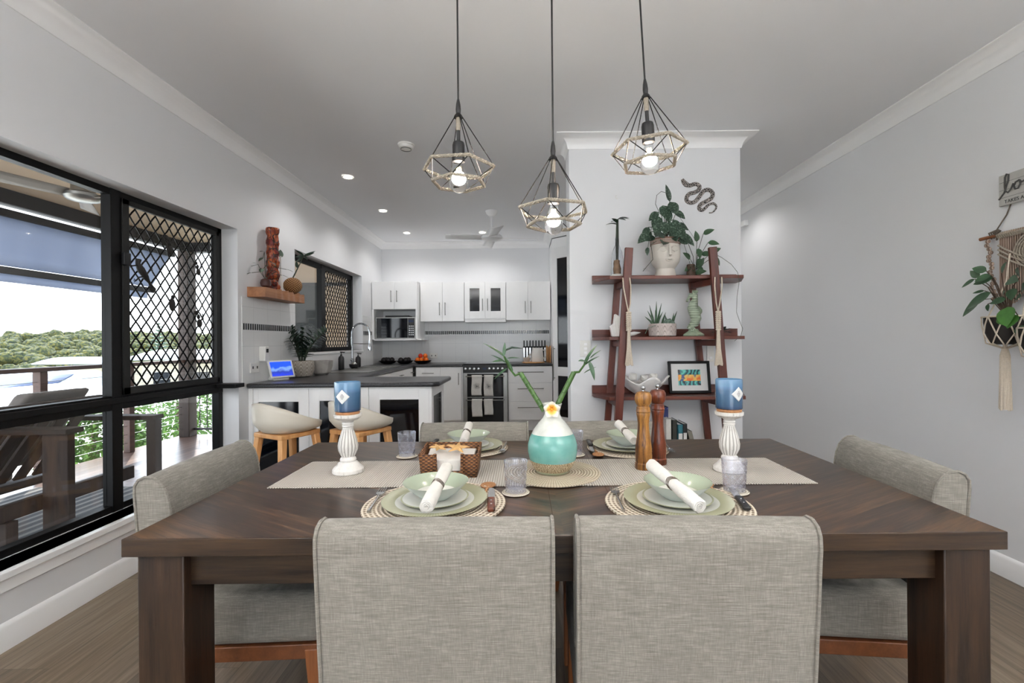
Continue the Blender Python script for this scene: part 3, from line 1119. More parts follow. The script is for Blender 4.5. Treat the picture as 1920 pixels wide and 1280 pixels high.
def house(name, label, x, y, z, wx, wy, hh, curved, solar=False, wins=2):
    t = thing(name, label, 'house', (x, y, z))
    MB().box(-wx / 2, wx / 2, -wy / 2, wy / 2, -3, hh).build('walls', 'house_wall', t)
    if curved:
        m = MB().grid(lambda u, v: (-wx * .6 + wx * 1.2 * u, -wy * .58 + wy * 1.16 * v, hh + 1.1 * sin(pi * (.12 + .76 * v))), 4, 12)
        m.build('roof', 'roof_grey', t, thick=.15)
    else:
        MB().prism([(-wy * .6, hh), (wy * .6, hh), (0, hh + 1.7)], -wx * .58, wx * .58, 'X').build('roof', 'roof_grey', t, smooth=False)
    if solar:
        s_ = Matrix.Translation((0, 0, 0))
        n_ = wy * .6
        m = MB().add([(-wx * .4, -n_ * .85, hh + .32), (wx * .4, -n_ * .85, hh + .32), (wx * .4, -n_ * .2, hh + 1.43), (-wx * .4, -n_ * .2, hh + 1.43)], [(0, 1, 2, 3)])
        m.build('solar_panels', 'solar', t, thick=.06)
    for k in range(wins):
        yy = -wy / 2 + wy * (k + .5) / wins
        xx = -wx / 2 + wx * (k + .5) / wins
        MB().box(xx - .7, xx + .7, -wy / 2 - .04, -wy / 2, hh - 1.9, hh - .7).build('window', 'black_glass', t)
        MB().box(wx / 2, wx / 2 + .04, yy - .7, yy + .7, hh - 1.9, hh - .7).build('window', 'black_glass', t)
    return t
house('house', 'pale house with a white curved roof below the hillside', -56, 62, -4.2, 9, 7, 2.7, True)
house('house', 'beige house with solar panels on its roof, nearest below the railing', -36.5, 36, -3.9, 6, 6.5, 1.5, False, True, 1)
house('house', 'long beige house with dark windows seen through the diamond screen', -27, 43, -3.4, 10, 8, 3.0, True, wins=3)
def blobshrub(name, label, loc, rx, rz_, n, mat, cat='shrub', lf=.09):
    t = thing(name, label, cat, loc)
    MB().tube([(0, 0, -1.6), (0, 0, .3)], [.06, .03], 8).build('stem', 'twig', t)
    m = MB()
    for k in range(n):
        d = Vector((rng.gauss(0, 1), rng.gauss(0, 1), rng.gauss(0, .8)))
        d.normalize()
        q = Vector((d.x * rx, d.y * rx * 1.3, d.z * rz_)) * (rng.random() ** .35)
        m.leaf(q, d + Vector((rng.gauss(0, .5), rng.gauss(0, .5), rng.gauss(0, .5))), lf * (.7 + .6 * rng.random()), lf * .5, (rng.gauss(0, 1), rng.gauss(0, 1), 1), nseg=2)
    m.build('foliage', mat, t, smooth=False)
    return t
blobshrub('garden_shrub', 'leafy green shrub growing just beyond the deck cables', (-5.45, 5.9, -.05), .45, .5, 2400, 'shrub_leaf')
blobshrub('garden_shrub', 'smaller leafy shrub left of the post beyond the deck cables', (-6.1, 8.2, -.1), .7, .55, 2200, 'shrub_leaf')
FILL_POWER = 115  # power of the added fill lights behind the camera

# ================================================================ KITCHEN
BT = .92           # bench top height
def handle(parent, p, q, off, r=.005):
    """bar handle between p and q standing off by the vector off"""
    p, q, off = Vector(p), Vector(q), Vector(off)
    m = MB().tube([p + off, q + off], r, 8)
    d = (q - p).normalized() * .012
    m.tube([p + d, p + d + off], r * .8, 6).tube([q - d, q - d + off], r * .8, 6)
    return m.build('handle', 'brushed', parent)

# peninsula
pen = thing('peninsula_cabinet', 'white peninsula cabinet with black glass panels under the breakfast bar', 'cabinet')
MB().box(XL + .01, -.722, 3.566, 4.08, 0, .882).build('body', 'cabinet_white', pen)
def glass_panel(x0, x1, z0, z1, ix0, ix1, iz0, iz1, y=3.545):
    m = MB()
    m.box(x0, ix0, y, y + .02, z0, z1).box(ix1, x1, y, y + .02, z0, z1).box(ix0, ix1, y, y + .02, iz1, z1).box(ix0, ix1, y, y + .02, z0, iz0)
    d = m.build('panel', 'cabinet_white', pen, bevel=.002)
    b = MB()
    for a in ((ix0 - .006, ix0, iz0 - .006, iz1 + .006), (ix1, ix1 + .006, iz0 - .006, iz1 + .006), (ix0, ix1, iz1, iz1 + .006), (ix0, ix1, iz0 - .006, iz0)):
        b.box(a[0], a[1], y - .003, y + .004, a[2], a[3])
    b.build('bead', 'gloss_white', d, bevel=.001)
    MB().box(ix0, ix1, y + .008, y + .014, iz0, iz1).build('glass', 'black_glass', d)
def pX(px, y): return (px - 980) * y / 870
glass_panel(-2.06, pX(577.5, 3.545), .1, .882, pX(483.5, 3.545), pX(559, 3.545), .17, .775)
glass_panel(pX(578.2, 3.545), pX(690, 3.545), .1, .882, pX(598, 3.545), pX(672, 3.545), .17, .78)
glass_panel(pX(691, 3.545), -.719, .1, .882, pX(711, 3.545), pX(784, 3.545), .17, .785)
m = MB().box(-.718, -.698, 3.545, 3.62, .0, .882).box(-.718, -.698, 4.02, 4.08, .0, .882).box(-.718, -.698, 3.62, 4.02, .80, .882).box(-.718, -.698, 3.62, 4.02, 0, .17)
m.build('end_panel', 'cabinet_white', pen, bevel=.002)
MB().box(-.714, -.706, 3.62, 4.02, .17, .80).build('end_glass', 'black_glass', pen)
MB().box(XL + .002, -2.062, 3.53, 3.56, 0, .882).build('filler', 'cabinet_white', pen, bevel=.002)
MB().box(-2.06, -.73, 3.552, 3.56, 0, .1).build('kickboard', 'black_plastic', pen)

# one continuous worktop: peninsula, sink run, back run
bt = thing('benchtop', 'dark speckled rolled-edge benchtop wrapping around the kitchen', 'worktop')
m = MB()
m.prism([(XL + .001, 3.50), (-.68, 3.50), (-.635, 3.545), (-.635, 4.10), (-1.475, 4.10), (-1.475, 6.30), (-.815, 6.30), (-.815, YB - .012), (XL + .001, YB - .012)], BT - .036, BT)
m.build('slab', 'bench_laminate', bt, bevel=.012, seg=3)
MB().box(-.208, .405, 6.30, YB - .012, BT - .036, BT).build('slab', 'bench_laminate', bt, bevel=.012, seg=3)

# back run base cabinets
def front(parent, name, x0, x1, z0, z1, y=6.335):
    return MB().box(x0 + .0015, x1 - .0015, y - .018, y, z0 + .0015, z1 - .0015).build(name, 'cabinet_white', parent, bevel=.0015)
cb = thing('base_cabinet', 'white base cabinet with drawer and door left of the oven', 'cabinet')
MB().box(-1.46, -.82, 6.336, YB - .02, .15, .882).build('body', 'cabinet_white', cb)
MB().box(-1.46, -.82, 6.38, 6.40, 0, .15).build('kickboard', 'cabinet_white', cb)
d = front(cb, 'drawer', -1.46, -1.125, .70, .88)
handle(d, (-1.37, 6.317, .80), (-1.21, 6.317, .80), (0, -.028, 0))
front(cb, 'door', -1.46, -1.125, .15, .70)
d = front(cb, 'door', -1.125, -.84, .15, .88)
handle(d, (-.875, 6.317, .64), (-.875, 6.317, .80), (0, -.028, 0))
cb = thing('drawer_cabinet', 'white cabinet of three wide drawers right of the oven', 'cabinet')
MB().box(-.205, .40, 6.336, YB - .02, .15, .882).build('body', 'cabinet_white', cb)
MB().box(-.205, .40, 6.38, 6.40, 0, .15).build('kickboard', 'cabinet_white', cb)
for z0, z1 in ((.66, .88), (.405, .655), (.15, .40)):
    d = front(cb, 'drawer', -.195, .40, z0, z1)
    handle(d, (-.075, 6.317, z1 - .075), (.28, 6.317, z1 - .075), (0, -.028, 0))
cb = thing('sink_cabinet', 'white cabinets under the sink along the window wall', 'cabinet')
MB().box(XL + .01, -1.51, 4.105, 6.33, .15, .882).build('body', 'cabinet_white', cb)
MB().box(-1.57, -1.55, 4.11, 6.33, 0, .15).build('kickboard', 'cabinet_white', cb)
for k in range(4):
    a = 4.12 + k * .54
    d = MB().box(-1.508, -1.49, a + .002, a + .538, .152, .878).build('door', 'cabinet_white', cb, bevel=.0015)
    handle(d, (-1.49, a + .40, .82), (-1.49, a + .50, .82), (.028, 0, 0))

# wall cabinets
def wall_cab(label, x0, x1, z0, z1, y, split, hz, hx_, glass=False, name='wall_cabinet'):
    t = thing(name, label, 'cabinet', group='wall cabinets over the bench')
    MB().box(x0, x1, y + .019, YB - .004, z0 + (.025 if glass else 0), z1).build('body', 'cabinet_white', t)
    for a, b, s_ in ((x0, split, 1), (split, x1, -1)):
        if glass:
            ia, ib = (a + .075, b - .08) if s_ > 0 else (a + .08, b - .075)
            m = MB()
            za, zb = z0 + .14, z1 - .09
            m.box(a + .002, ia, y, y + .018, z0 + .035, z1).box(ib, b - .002, y, y + .018, z0 + .035, z1).box(ia, ib, y, y + .018, zb, z1).box(ia, ib, y, y + .018, z0 + .035, za)
            d = m.build('door', 'cabinet_white', t, bevel=.0015)
            MB().box(ia, ib, y + .007, y + .011, za, zb).build('glass', 'black_glass', d)
        else:
            d = MB().box(a + .0015, b - .0015, y, y + .018, z0 + .0015, z1).build('door', 'cabinet_white', t, bevel=.0015)
        xx = split - s_ * hx_
        handle(d, (xx, y, hz[0]), (xx, y, hz[1]), (0, -.028, 0))
    return t
YF = 6.58
wall_cab('white two-door wall cabinet between microwave and hood', -1.45, -.826, 1.515, 2.07, YF, -1.133, (1.60, 1.78), .04)
h = wall_cab('white wall cabinet with two narrow black glass panels above the oven', -.822, -.234, 1.515, 2.07, YF, -.528, (1.66, 1.83), .035, True)
MB().box(-.820, -.236, YF + .01, YB - .01, 1.50, 1.54).build('range_hood', 'gloss_white', h, bevel=.003)
wall_cab('white two-door wall cabinet at the pantry end of the row', -.230, .398, 1.525, 2.07, YF, .080, (1.62, 1.79), .04)
mc = wall_cab('deeper white wall cabinet holding the microwave, in the corner', -2.085, -1.457, 1.683, 2.066, 6.43, -1.775, (1.78, 1.94), .04)
m = MB().box(-2.085, -2.06, 6.43, YB - .01, 1.25, 1.683).box(-1.482, -1.457, 6.43, YB - .01, 1.25, 1.683).box(-2.085, -1.40, 6.43, YB - .01, 1.25, 1.268).box(-2.06, -1.482, YB - .03, YB - .012, 1.268, 1.683)
m.build('niche', 'cabinet_white', mc, bevel=.002)
mw = thing('microwave', 'steel microwave oven with black glass door in the cabinet niche', 'microwave')
MB().box(-2.052, -1.49, 6.47, 6.86, 1.270, 1.575).build('case', 'steel', mw, bevel=.004)
MB().box(-2.035, -1.60, 6.455, 6.472, 1.285, 1.56).build('door', 'black_glass', mw, bevel=.003)
d = MB().box(-1.595, -1.505, 6.457, 6.472, 1.285, 1.56).build('control_panel', 'black_plastic', mw, bevel=.002)
m = MB()
for i in range(3):
    for j in range(5):
        m.box(-1.582 + i * .025, -1.564 + i * .025, 6.454, 6.458, 1.32 + j * .03, 1.335 + j * .03)
m.build('button', 'silver', d)
MB().box(-1.585, -1.515, 6.454, 6.458, 1.50, 1.535).build('display', 'solar', d)
tag(MB().box(-1.93, -1.60, 6.52, 6.75, 1.577, 1.60).build('tray', 'black_plastic', bevel=.006), 'flat dark tray lying on top of the microwave', 'tray')

# corner pantry at 45 degrees
pa = thing('corner_pantry', 'tall white corner pantry with black glass door panels', 'pantry')
m = MB().prism([(.41, YB - .005), (.41, 6.272), (.962, 5.72), (1.59, 5.72), (1.59, YB - .005)], 0, 2.60)
m.build('body', 'cabinet_white', pa)
PM = Matrix.Translation((.41, 6.268, 0)) @ Matrix.Rotation(rad(-45), 4, 'Z')
m = MB()
for a in ((.02, .105, .13, 2.47), (.43, .75, .13, 2.47), (.105, .43, 2.32, 2.47), (.105, .43, .76, .88), (.105, .43, .13, .22)):
    m.box(a[0], a[1], -.03, -.01, a[2], a[3], PM)
d = m.build('door', 'gloss_white', pa, bevel=.002)
m = MB().box(.105, .43, -.02, -.015, .88, 2.32, PM).box(.105, .43, -.02, -.015, .22, .76, PM)
m.build('glass', 'black_glass', d)
m = MB().tube([(.055, -.06, .70), (.055, -.06, 1.15)], .007, 8, M=PM).tube([(.055, -.06, .73), (.055, -.02, .73)], .005, 6, M=PM).tube([(.055, -.06, 1.12), (.055, -.02, 1.12)], .005, 6, M=PM)
m.build('handle', 'brushed', d)

# oven
ov = thing('oven', 'freestanding steel and black glass oven between the base cabinets', 'oven')
MB().box(-.812, -.212, 6.33, YB - .03, .10, .915).build('body', 'steel', ov, bevel=.003)
MB().box(-.812, -.212, 6.30, YB - .03, .915, .925).build('cooktop', 'black_glass', ov, bevel=.003)
cp = MB().box(-.812, -.212, 6.285, 6.33, .80, .912).build('control_panel', 'black_plastic', ov, bevel=.004)
for k in range(8):
    xx = -.775 + k * .058 + (.09 if k > 3 else 0)
    M = Matrix.Translation((xx, 6.285, .856)) @ Matrix.Rotation(pi / 2, 4, 'X')
    MB().lathe([(.021, 0), (.019, .012), (.013, .014), (.012, .026), (0, .027)], 14, M).build('knob', 'silver', cp)
MB().box(-.545, -.495, 6.282, 6.286, .845, .87).build('clock', 'solar', cp)
for z0, z1, hz in ((.47, .79, .755), (.12, .465, .435)):
    m = MB().box(-.812, -.757, 6.295, 6.33, z0, z1).box(-.267, -.212, 6.295, 6.33, z0, z1).box(-.757, -.267, 6.296, 6.30, z1 - .006, z1).box(-.757, -.267, 6.296, 6.30, z0, z0 + .006)
    d = m.build('oven_door', 'steel', ov, bevel=.003)
    MB().box(-.757, -.267, 6.300, 6.33, z0, z1).build('door_glass', 'black_glass', d, bevel=.003)
    m = MB().tube([(-.77, 6.255, hz), (-.255, 6.255, hz)], .009, 8).box(-.775, -.755, 6.255, 6.30, hz - .012, hz + .012).box(-.27, -.25, 6.255, 6.30, hz - .012, hz + .012)
    m.build('door_handle', 'brushed', d)
def towel(label, x0, x1, zt, zb, motif, k):
    t = thing('tea_towel', label, 'towel', group='tea towels on the oven handles')
    zt += .011
    def fn(u, v):
        z = zt - (zt - zb) * v
        y = 6.2405 + .0025 * sin(u * 9 + k) * v + (.003 * sin(6 * v))
        return (x0 + (x1 - x0) * u + .004 * sin(5 * v + k), y - .004, z)
    MB().grid(fn, 12, 14).build('front_flap', 'towel', t, thick=.004)
    MB().grid(lambda u, v: (x0 + (x1 - x0) * u, 6.2385 + .031 * v, zt + .004 * sin(pi * v)), 6, 6).build('fold', 'towel', t, thick=.004)
    if motif:
        m = MB()
        r = random.Random(k)
        cx, cz = (x0 + x1) / 2, (zt + zb) / 2 - .01
        for j in range(9):
            a = pi * j / 9 + .3
            L = .05 * (.6 + .5 * r.random())
            m.tube([(cx - L * cos(a), 6.2315, cz - L * sin(a)), (cx + L * .2 * sin(a * 3), 6.2315, cz), (cx + L * cos(a), 6.2315, cz + L * sin(a))], .0012, 4)
        m.build('print', 'ink', t)
towel('upper left white tea towel printed with a grey line drawing', -.692, -.555, .757, .50, True, 1)
towel('upper right white tea towel printed with a grey plant drawing', -.525, -.400, .757, .49, True, 2)
towel('plain lower left tea towel hanging on the bottom oven handle', -.690, -.550, .437, .215, False, 3)
towel('plain lower right tea towel hanging on the bottom oven handle', -.525, -.405, .437, .24, False, 4)

# sink, tap
sk = thing('kitchen_sink', 'stainless double sink set into the bench under the kitchen window', 'sink')
m = MB()
m.box(-1.99, -1.56, 4.66, 5.95, BT, BT + .006)
m.build('rim', 'steel', sk, bevel=.003)
for a, b in ((5.02, 5.38), (5.46, 5.88)):
    m = MB()
    x0, x1 = -1.94, -1.60
    m.box(x0, x1, a, a + .012, BT + .0, BT + .010).box(x0, x1, b - .012, b, BT, BT + .010).box(x0, x0 + .012, a, b, BT, BT + .010).box(x1 - .012, x1, a, b, BT, BT + .010)
    m.box(x0 + .012, x1 - .012, a + .012, b - .012, BT, BT + .0065)
    m.build('bowl', 'brushed', sk, bevel=.002)
tp = thing('kitchen_tap', 'tall chrome spring tap arching over the sink', 'tap', (-2.03, 5.52, BT + .006))
MB().lathe([(.03, 0), (.03, .01), (.02, .016), (.018, .10), (.02, .11), (.014, .115), (.013, .34), (.016, .36)], 18).build('body', 'chrome', tp)
arc = [(0, 0, .36)] + [(.105 - .105 * cos(t), 0, .41 + .115 * sin(t)) for t in [pi * i / 12 for i in range(13)]] + [(.212, 0, .32)]
MB().tube(arc, .0085, 10).build('hose', 'chrome', tp)
m = MB()
for i in range(60):
    t = i / 59
    q = t * (len(arc) - 1)
    a = min(int(q), len(arc) - 2)
    p = Vector(arc[a]).lerp(Vector(arc[a + 1]), q - a)
    tn = (Vector(arc[a + 1]) - Vector(arc[a])).normalized()
    u = tn.orthogonal().normalized(); v_ = tn.cross(u)
    m.tube([p + (u * cos(k * pi / 4) + v_ * sin(k * pi / 4)) * .012 for k in range(8)], .0016, 4, closed=True)
m.build('spring', 'chrome', tp)
MB().lathe([(.010, .20), (.020, .205), (.021, .25), (.014, .27), (.012, .33)], 16, Matrix.Translation((.212, 0, 0))).build('spray_head', 'chrome', tp)
MB().tube([(0, 0, .285), (.205, 0, .285)], .005, 8).build('support_arm', 'chrome', tp)
MB().tube([(0, -.015, .08), (.01, -.09, .10)], .006, 8).build('lever', 'chrome', tp)
def pump(label, x, y, h, mat='black_plastic', r=.032):
    t = thing('soap_bottle', label, 'bottle', (x, y, BT + (.006 if 4.66 < y < 5.95 and -1.99 < x < -1.56 else 0)))
    MB().lathe([(r * .9, 0), (r, .006), (r, h * .62), (r * .8, h * .74), (r * .35, h * .8), (r * .35, h * .86)], 18).build('bottle', mat, t)
    m = MB().tube([(0, 0, h * .86), (0, 0, h)], .005, 8).tube([(-.012, 0, h), (.04, 0, h - .004)], .006, 8)
    m.build('pump', mat, t)
pump('black pump soap bottle just left of the tap', -2.035, 5.20, .2)
pump('shorter black soap bottle right of the tap base', -2.03, 5.72, .17)
t = thing('sponge_caddy', 'dark wire sponge caddy with a steel scourer in front of the tap', 'caddy', (-1.95, 5.36, BT + .006))
MB().lathe([(.03, 0), (.05, .02), (.055, .05), (.05, .05), (.045, .022), (.0, .01)], 20).build('bowl', 'black_plastic', t)
MB().ball((0, 0, .045), (.035, .035, .028), 14).build('scourer', 'steel', t)

# wall switches and sockets
def outlet(label, M, w_, h_, kind='outlet', name='power_outlet', n=2):
    t = thing(name, label, kind)
    MB().box(-w_ / 2, w_ / 2, 0, .009, -h_ / 2, h_ / 2, M).build('plate', 'white_plastic', t, bevel=.002)
    for k in range(n):
        q = -w_ / 4 + k * w_ / 2 if n > 1 else 0
        if name == 'light_switch':
            q = 0
            z = -h_ * .26 + k * h_ * .26
            MB().box(q - .011, q + .011, .009, .014, z - .009, z + .009, M).build('rocker', 'gloss_white', t, bevel=.0015)
        else:
            MB().box(q - .006, q + .006, .009, .012, -.008, .012, M).build('rocker', 'ink', t)
    return t
ML = Matrix.Translation((XL + .006, 3.60, 1.035)) @ Matrix.Rotation(rad(-90), 4, 'Z')
outlet('white double power outlet on tiles behind the smart display', ML, .115, .075)
MBk = Matrix.Translation((-1.325, YB - .006, 1.02)) @ Matrix.Rotation(rad(180), 4, 'Z')
outlet('white power outlet on the back wall above the oranges', MBk, .115, .075)
MC = Matrix.Translation((.455, 3.37, 1.165)) @ Matrix.Rotation(rad(180), 4, 'Z')
outlet('white wall switch with three rockers left of the ladder shelf', MC, .08, .118, 'switch', 'light_switch', 3)
MC2 = Matrix.Translation((1.36, 3.37, 1.12)) @ Matrix.Rotation(rad(180), 4, 'Z')
outlet('white wall switch plate behind the right tassel', MC2, .05, .118, 'switch', 'light_switch', 1)
t = thing('plug_adapter', 'white plug-in charger with a small dark window above the display', 'charger', (XL + .006, 3.70, 1.13))
MB().box(0, .05, -.03, .03, -.05, .07).build('case', 'white_plastic', t, bevel=.006)
MB().box(.05, .053, -.014, .014, .02, .05).build('window', 'black_glass', t)

# things on the peninsula and back bench
t = thing('smart_display', 'white smart display showing a blue picture beside the carved pot', 'display', (-1.985, 3.80, BT), rad(60))
m = MB().hexa([(-.07, -.02, 0), (.07, -.02, 0), (.06, .09, 0), (-.06, .09, 0), (-.05, .0, .10), (.05, .0, .10), (.03, .03, .11), (-.03, .03, .11)])
m.build('stand', 'white_plastic', t, bevel=.01, seg=3)
TM = Matrix.Translation((0, -.035, .022)) @ Matrix.Rotation(rad(-20), 4, 'X')
MB().box(-.105, .105, -.006, .006, 0, .150, TM).build('tablet', 'white_plastic', t, bevel=.004, seg=3)
o = MB().box(-.090, .090, -.0085, -.0062, .015, .135).build('screen', 'display_screen', t)
o.matrix_local = TM
MB().tube([(-.02, .08, .008), (-.06, .12, .006), (-.14, .10, .005), (-.17, .13, .006), (-.13, .16, .006)], .0025, 6).build('cord', 'white_plastic', t)

def zz_plant(parent, z, n, H, rng, mat='leaf_dark', ln=.045):
    m, st = MB(), MB()
    for k in range(n):
        a = rng.uniform(0, 2 * pi)
        lean = rng.uniform(.05, .55)
        hh = H * rng.uniform(.6, 1.0)
        pts = []
        for i in range(9):
            q = i / 8
            rr = .02 + lean * hh * q ** 1.6
            pts.append(Vector((rr * cos(a), rr * sin(a), z + hh * q * (1 - .25 * lean * q))))
        st.tube(pts, [.006 - .004 * i / 8 for i in range(9)], 6)
        for i in range(2, 9):
            d = (pts[i] - pts[i - 1]).normalized()
            sd = d.cross(Vector((sin(a), -cos(a), .2))).normalized()
            for s_ in (-1, 1):
                m.leaf(pts[i], d * .6 + sd * s_, ln * (1.1 - .3 * abs(i - 5) / 5), ln * .45, (0, 0, 1), nseg=4)
    st.build('stems', 'stem_dark', parent)
    m.build('leaves', mat, parent)
rg = random.Random(11)
t = thing('potted_plant', 'dark glossy leaved plant in a carved grey pot on the peninsula', 'plant', (-2.0 + .02, 4.16, BT))
MB().lathe([(.055, 0), (.085, .01), (.10, .05), (.103, .09), (.098, .135), (.092, .145), (.086, .145), (.088, .10), (.0, .10)], 36).build('pot', 'carved_grey', t)
MB().lathe([(0, .125), (.086, .12)], 24, cap=False).build('soil', 'soil', t)
zz_plant(t, .12, 15, .34, rg, ln=.07)
t = thing('marble_bowl', 'grey veined marble bowl right of the carved pot', 'bowl', (-1.93, 4.44, BT))
MB().lathe([(.055, 0), (.085, .02), (.103, .08), (.108, .135), (.100, .135), (.093, .08), (.05, .03), (0, .025)], 12).build('bowl', 'marble', t, angle=20)

def bowl_black(label, x, y, s_=1.0):
    t = thing('fruit_bowl', label, 'bowl', (x, y, BT))
    m = MB().lathe([(.05 * s_, 0), (.09 * s_, .012), (.125 * s_, .045), (.12 * s_, .045), (.085 * s_, .018), (0, .012)], 26, fn=lambda a, z, r: r * (1 + .05 * sin(5 * a)))
    m.build('bowl', 'black_plastic', t)
    return t
bowl_black('black wavy bowl of dark fruit in the far corner', -1.91, 6.55)
bowl_black('black wavy bowl of dark fruit between corner bowl and oranges', -1.67, 6.55, .95)
bowl_black('black wavy bowl heaped with oranges on the back bench', -1.42, 6.55)
def fruit(name, label, cat, mat, x, y, z, r, group):
    o = MB().ball((0, 0, 0), r, 14).build(name, mat)
    o.location = (x, y, z)
    tag(o, label, cat, group)
for k, (dx, dy, dz) in enumerate([(-.045, -.03, .052), (.03, -.045, .052), (.055, .03, .052), (-.03, .045, .052)]):
    fruit('dark_fruit', 'dark purple fruit in the far corner bowl, ' + ['front left', 'front right', 'back right', 'back left'][k] + ' one', 'fruit', 'black_fruit', -1.91 + dx, 6.55 + dy, BT + .004 + dz, .037, 'dark fruit in the corner bowl')
for k, (dx, dy, dz) in enumerate([(-.045, -.03, .05), (.03, -.045, .05), (.05, .03, .05)]):
    fruit('dark_fruit', 'dark fruit in the middle black bowl, ' + ['left', 'front right', 'back right'][k] + ' one', 'fruit', 'black_fruit', -1.67 + dx, 6.55 + dy, BT + .004 + dz, .037, 'dark fruit in the middle bowl')
for k, (dx, dy, dz) in enumerate([(-.06, -.03, .05), (.0, -.06, .05), (.06, -.02, .05), (.03, .05, .05), (-.04, .05, .05), (.045, -.01, .105)]):
    fruit('orange', 'orange in the black bowl on the back bench, ' + ['front left', 'frontmost', 'front right', 'back right', 'back left', 'topmost'][k] + ' one', 'fruit', 'orange_fruit', -1.42 + dx, 6.55 + dy, BT + .004 + dz, .034, 'oranges in the black bowl')
fruit('apple', 'red apple on top of the heap of oranges', 'fruit', 'apple_red', -1.435, 6.51, BT + .112, .032, None)

t = thing('knife_block', 'black upright knife block holding a row of black-handled knives', 'knife block', (.17, 6.72, BT))
MB().box(-.165, .165, -.03, .03, 0, .012).box(-.165, .165, -.012, .012, .012, .23).build('block', 'black_frame', t, bevel=.003)
kn = thing('kitchen_knife', 'black handled kitchen knife at the left end of the block', 'knife', (.04, 6.70, BT + .1), group='knives in the block')
MB().box(-.012, .012, .0065, .0075, -.07, .13).build('blade', 'silver', kn)
MB().box(-.009, .009, .002, .016, .13, .235).build('handle', 'black_plastic', kn, bevel=.004)
kn.location = (.02, 6.692, BT + .08)
for k in range(1, 8):
    again(kn, 'black handled kitchen knife, ' + ['', 'second', 'third', 'fourth', 'fifth', 'sixth', 'seventh', 'last'][k] + ' from the left in the block', (.02 + k * .043, 6.692, BT + .08))
t = thing('cutting_board', 'flat round wooden board lying on the bench by the knives', 'board', (.15, 6.5, BT))
MB().lathe([(.155, 0), (.16, .006), (.155, .014), (0, .014)], 36).build('disc', 'beech', t)
t = thing('white_jug', 'matt white jug standing on the wooden board before the knives', 'jug', (.205, 6.52, BT + .014))
MB().lathe([(.085, 0), (.09, .01), (.08, .12), (.07, .19), (.074, .195), (.066, .195), (.07, .12), (0, .1)], 26).build('body', 'ceramic_white', t)
MB().tube([(.07, 0, .17), (.115, 0, .15), (.115, 0, .07), (.083, 0, .045)], .008, 8).build('handle', 'ceramic_white', t)
t = thing('mortar', 'pale stone mortar with pestle on the wooden board', 'mortar', (.055, 6.50, BT + .014))
MB().lathe([(.03, 0), (.045, .02), (.055, .06), (.048, .06), (.03, .02), (0, .015)], 22).build('bowl', 'stone_white', t)
MB().tube([(-.01, 0, .03), (.06, -.01, .115)], [.014, .009], 10).build('pestle', 'stone_white', t)
for k, (xx, hh) in enumerate(((.345, .24), (.368, .22), (.389, .235))):
    t = thing('chopping_board', ['tallest wooden chopping board standing beside the knife block', 'middle wooden chopping board standing beside the knife block', 'wooden chopping board standing nearest the pantry'][k], 'board')
    MB().box(xx - .007, xx + .007, 6.55, 6.72, BT, BT + hh).build('slab', 'beech', t, bevel=.004)

# wall shelf with carved totem and plants
t = thing('wall_shelf', 'live-edge timber shelf fixed to the window wall', 'shelf')
def shelf_edge(u):
    return .007 * sin(u * 40) + .004 * sin(u * 23 + 1)
m = MB()
n = 40
top, bot = [], []
for i in range(n + 1):
    y = 3.53 + .63 * i / n
    e = shelf_edge(i / n) if i > 8 else 0
    top.append(((XL, y, 1.655), (-1.955 + e, y, 1.652 + e * .8)))
    bot.append(((XL, y, 1.578), (-1.952, y, 1.578)))
vs, fs = [], []
for i in range(n + 1):
    vs += [top[i][0], top[i][1], bot[i][1], bot[i][0]]
for i in range(n):
    a = i * 4
    for k in range(4):
        l = (k + 1) % 4
        fs.append((a + k, a + 4 + k, a + 4 + l, a + l))
fs += [(0, 1, 2, 3), tuple(n * 4 + k for k in (3, 2, 1, 0))]
m.add(vs, fs)
fixn(m.build('plank', 'live_edge', t))
t = thing('carved_totem', 'tall orange-brown carved wooden totem standing on the wall shelf', 'carving', (-2.03, 3.78, 1.655))
def tot(u, v):
    return None
m = MB()
prof = []
for i in range(41):
    q = i / 40
    w_ = .044 + .006 * sin(q * 34) * (1 - .4 * q) + (.004 if i % 9 < 4 else 0)
    prof.append((w_, .505 * q))
m.lathe(prof, 8, fn=lambda a, z, r: r * (1.0 + .12 * abs(cos(2 * a))) * (1 + .04 * sin(z * 90 + a * 3)))
m.build('post', 'totem_carving', t, angle=60)
MB().ball((.03, -.03, .05), (.025, .025, .03), 10).ball((.035, -.025, .24), (.014, .014, .022), 10).ball((.035, -.025, .38), (.016, .014, .018), 10).build('figure', 'totem_carving', t)
rg = random.Random(5)
t = thing('potted_plant', 'small trailing plant in a round dark pot left of the totem base', 'plant', (-1.99, 3.60, 1.655))
MB().lathe([(.015, 0), (.034, .012), (.04, .035), (.032, .06), (.02, .068), (.016, .06), (0, .05)], 22).build('pot', 'red_brown', t)
m, st = MB(), MB()
for (a, L, h_) in ((-2.9, .14, .12), (-2.2, .13, .06), (.1, .16, .10), (.6, .13, .05), (-.9, .10, .16), (2.2, .05, .22), (-1.5, .08, .10)):
    p = [Vector((0, 0, .06)), Vector((L * .4 * cos(a), L * .4 * sin(a) * .4, .06 + h_)), Vector((L * cos(a), L * .5 * sin(a), .06 + h_ * .8))]
    st.tube(p, .002, 5)
    m.leaf(p[-1], (cos(a), .3 * sin(a), -.15), .055, .028)
    m.leaf(p[1], (cos(a + .8), .3 * sin(a), .3), .045, .022)
st.build('stems', 'stem_dark', t)
m.build('leaves', 'leaf_grey', t)
t = thing('moss_ball_plant', 'netted brown plant ball with a leafy cane at the shelf end', 'plant', (-2.0, 4.045, 1.658))
MB().ball((0, 0, .066), (.076, .076, .07), 26).build('ball', 'net_ball', t)
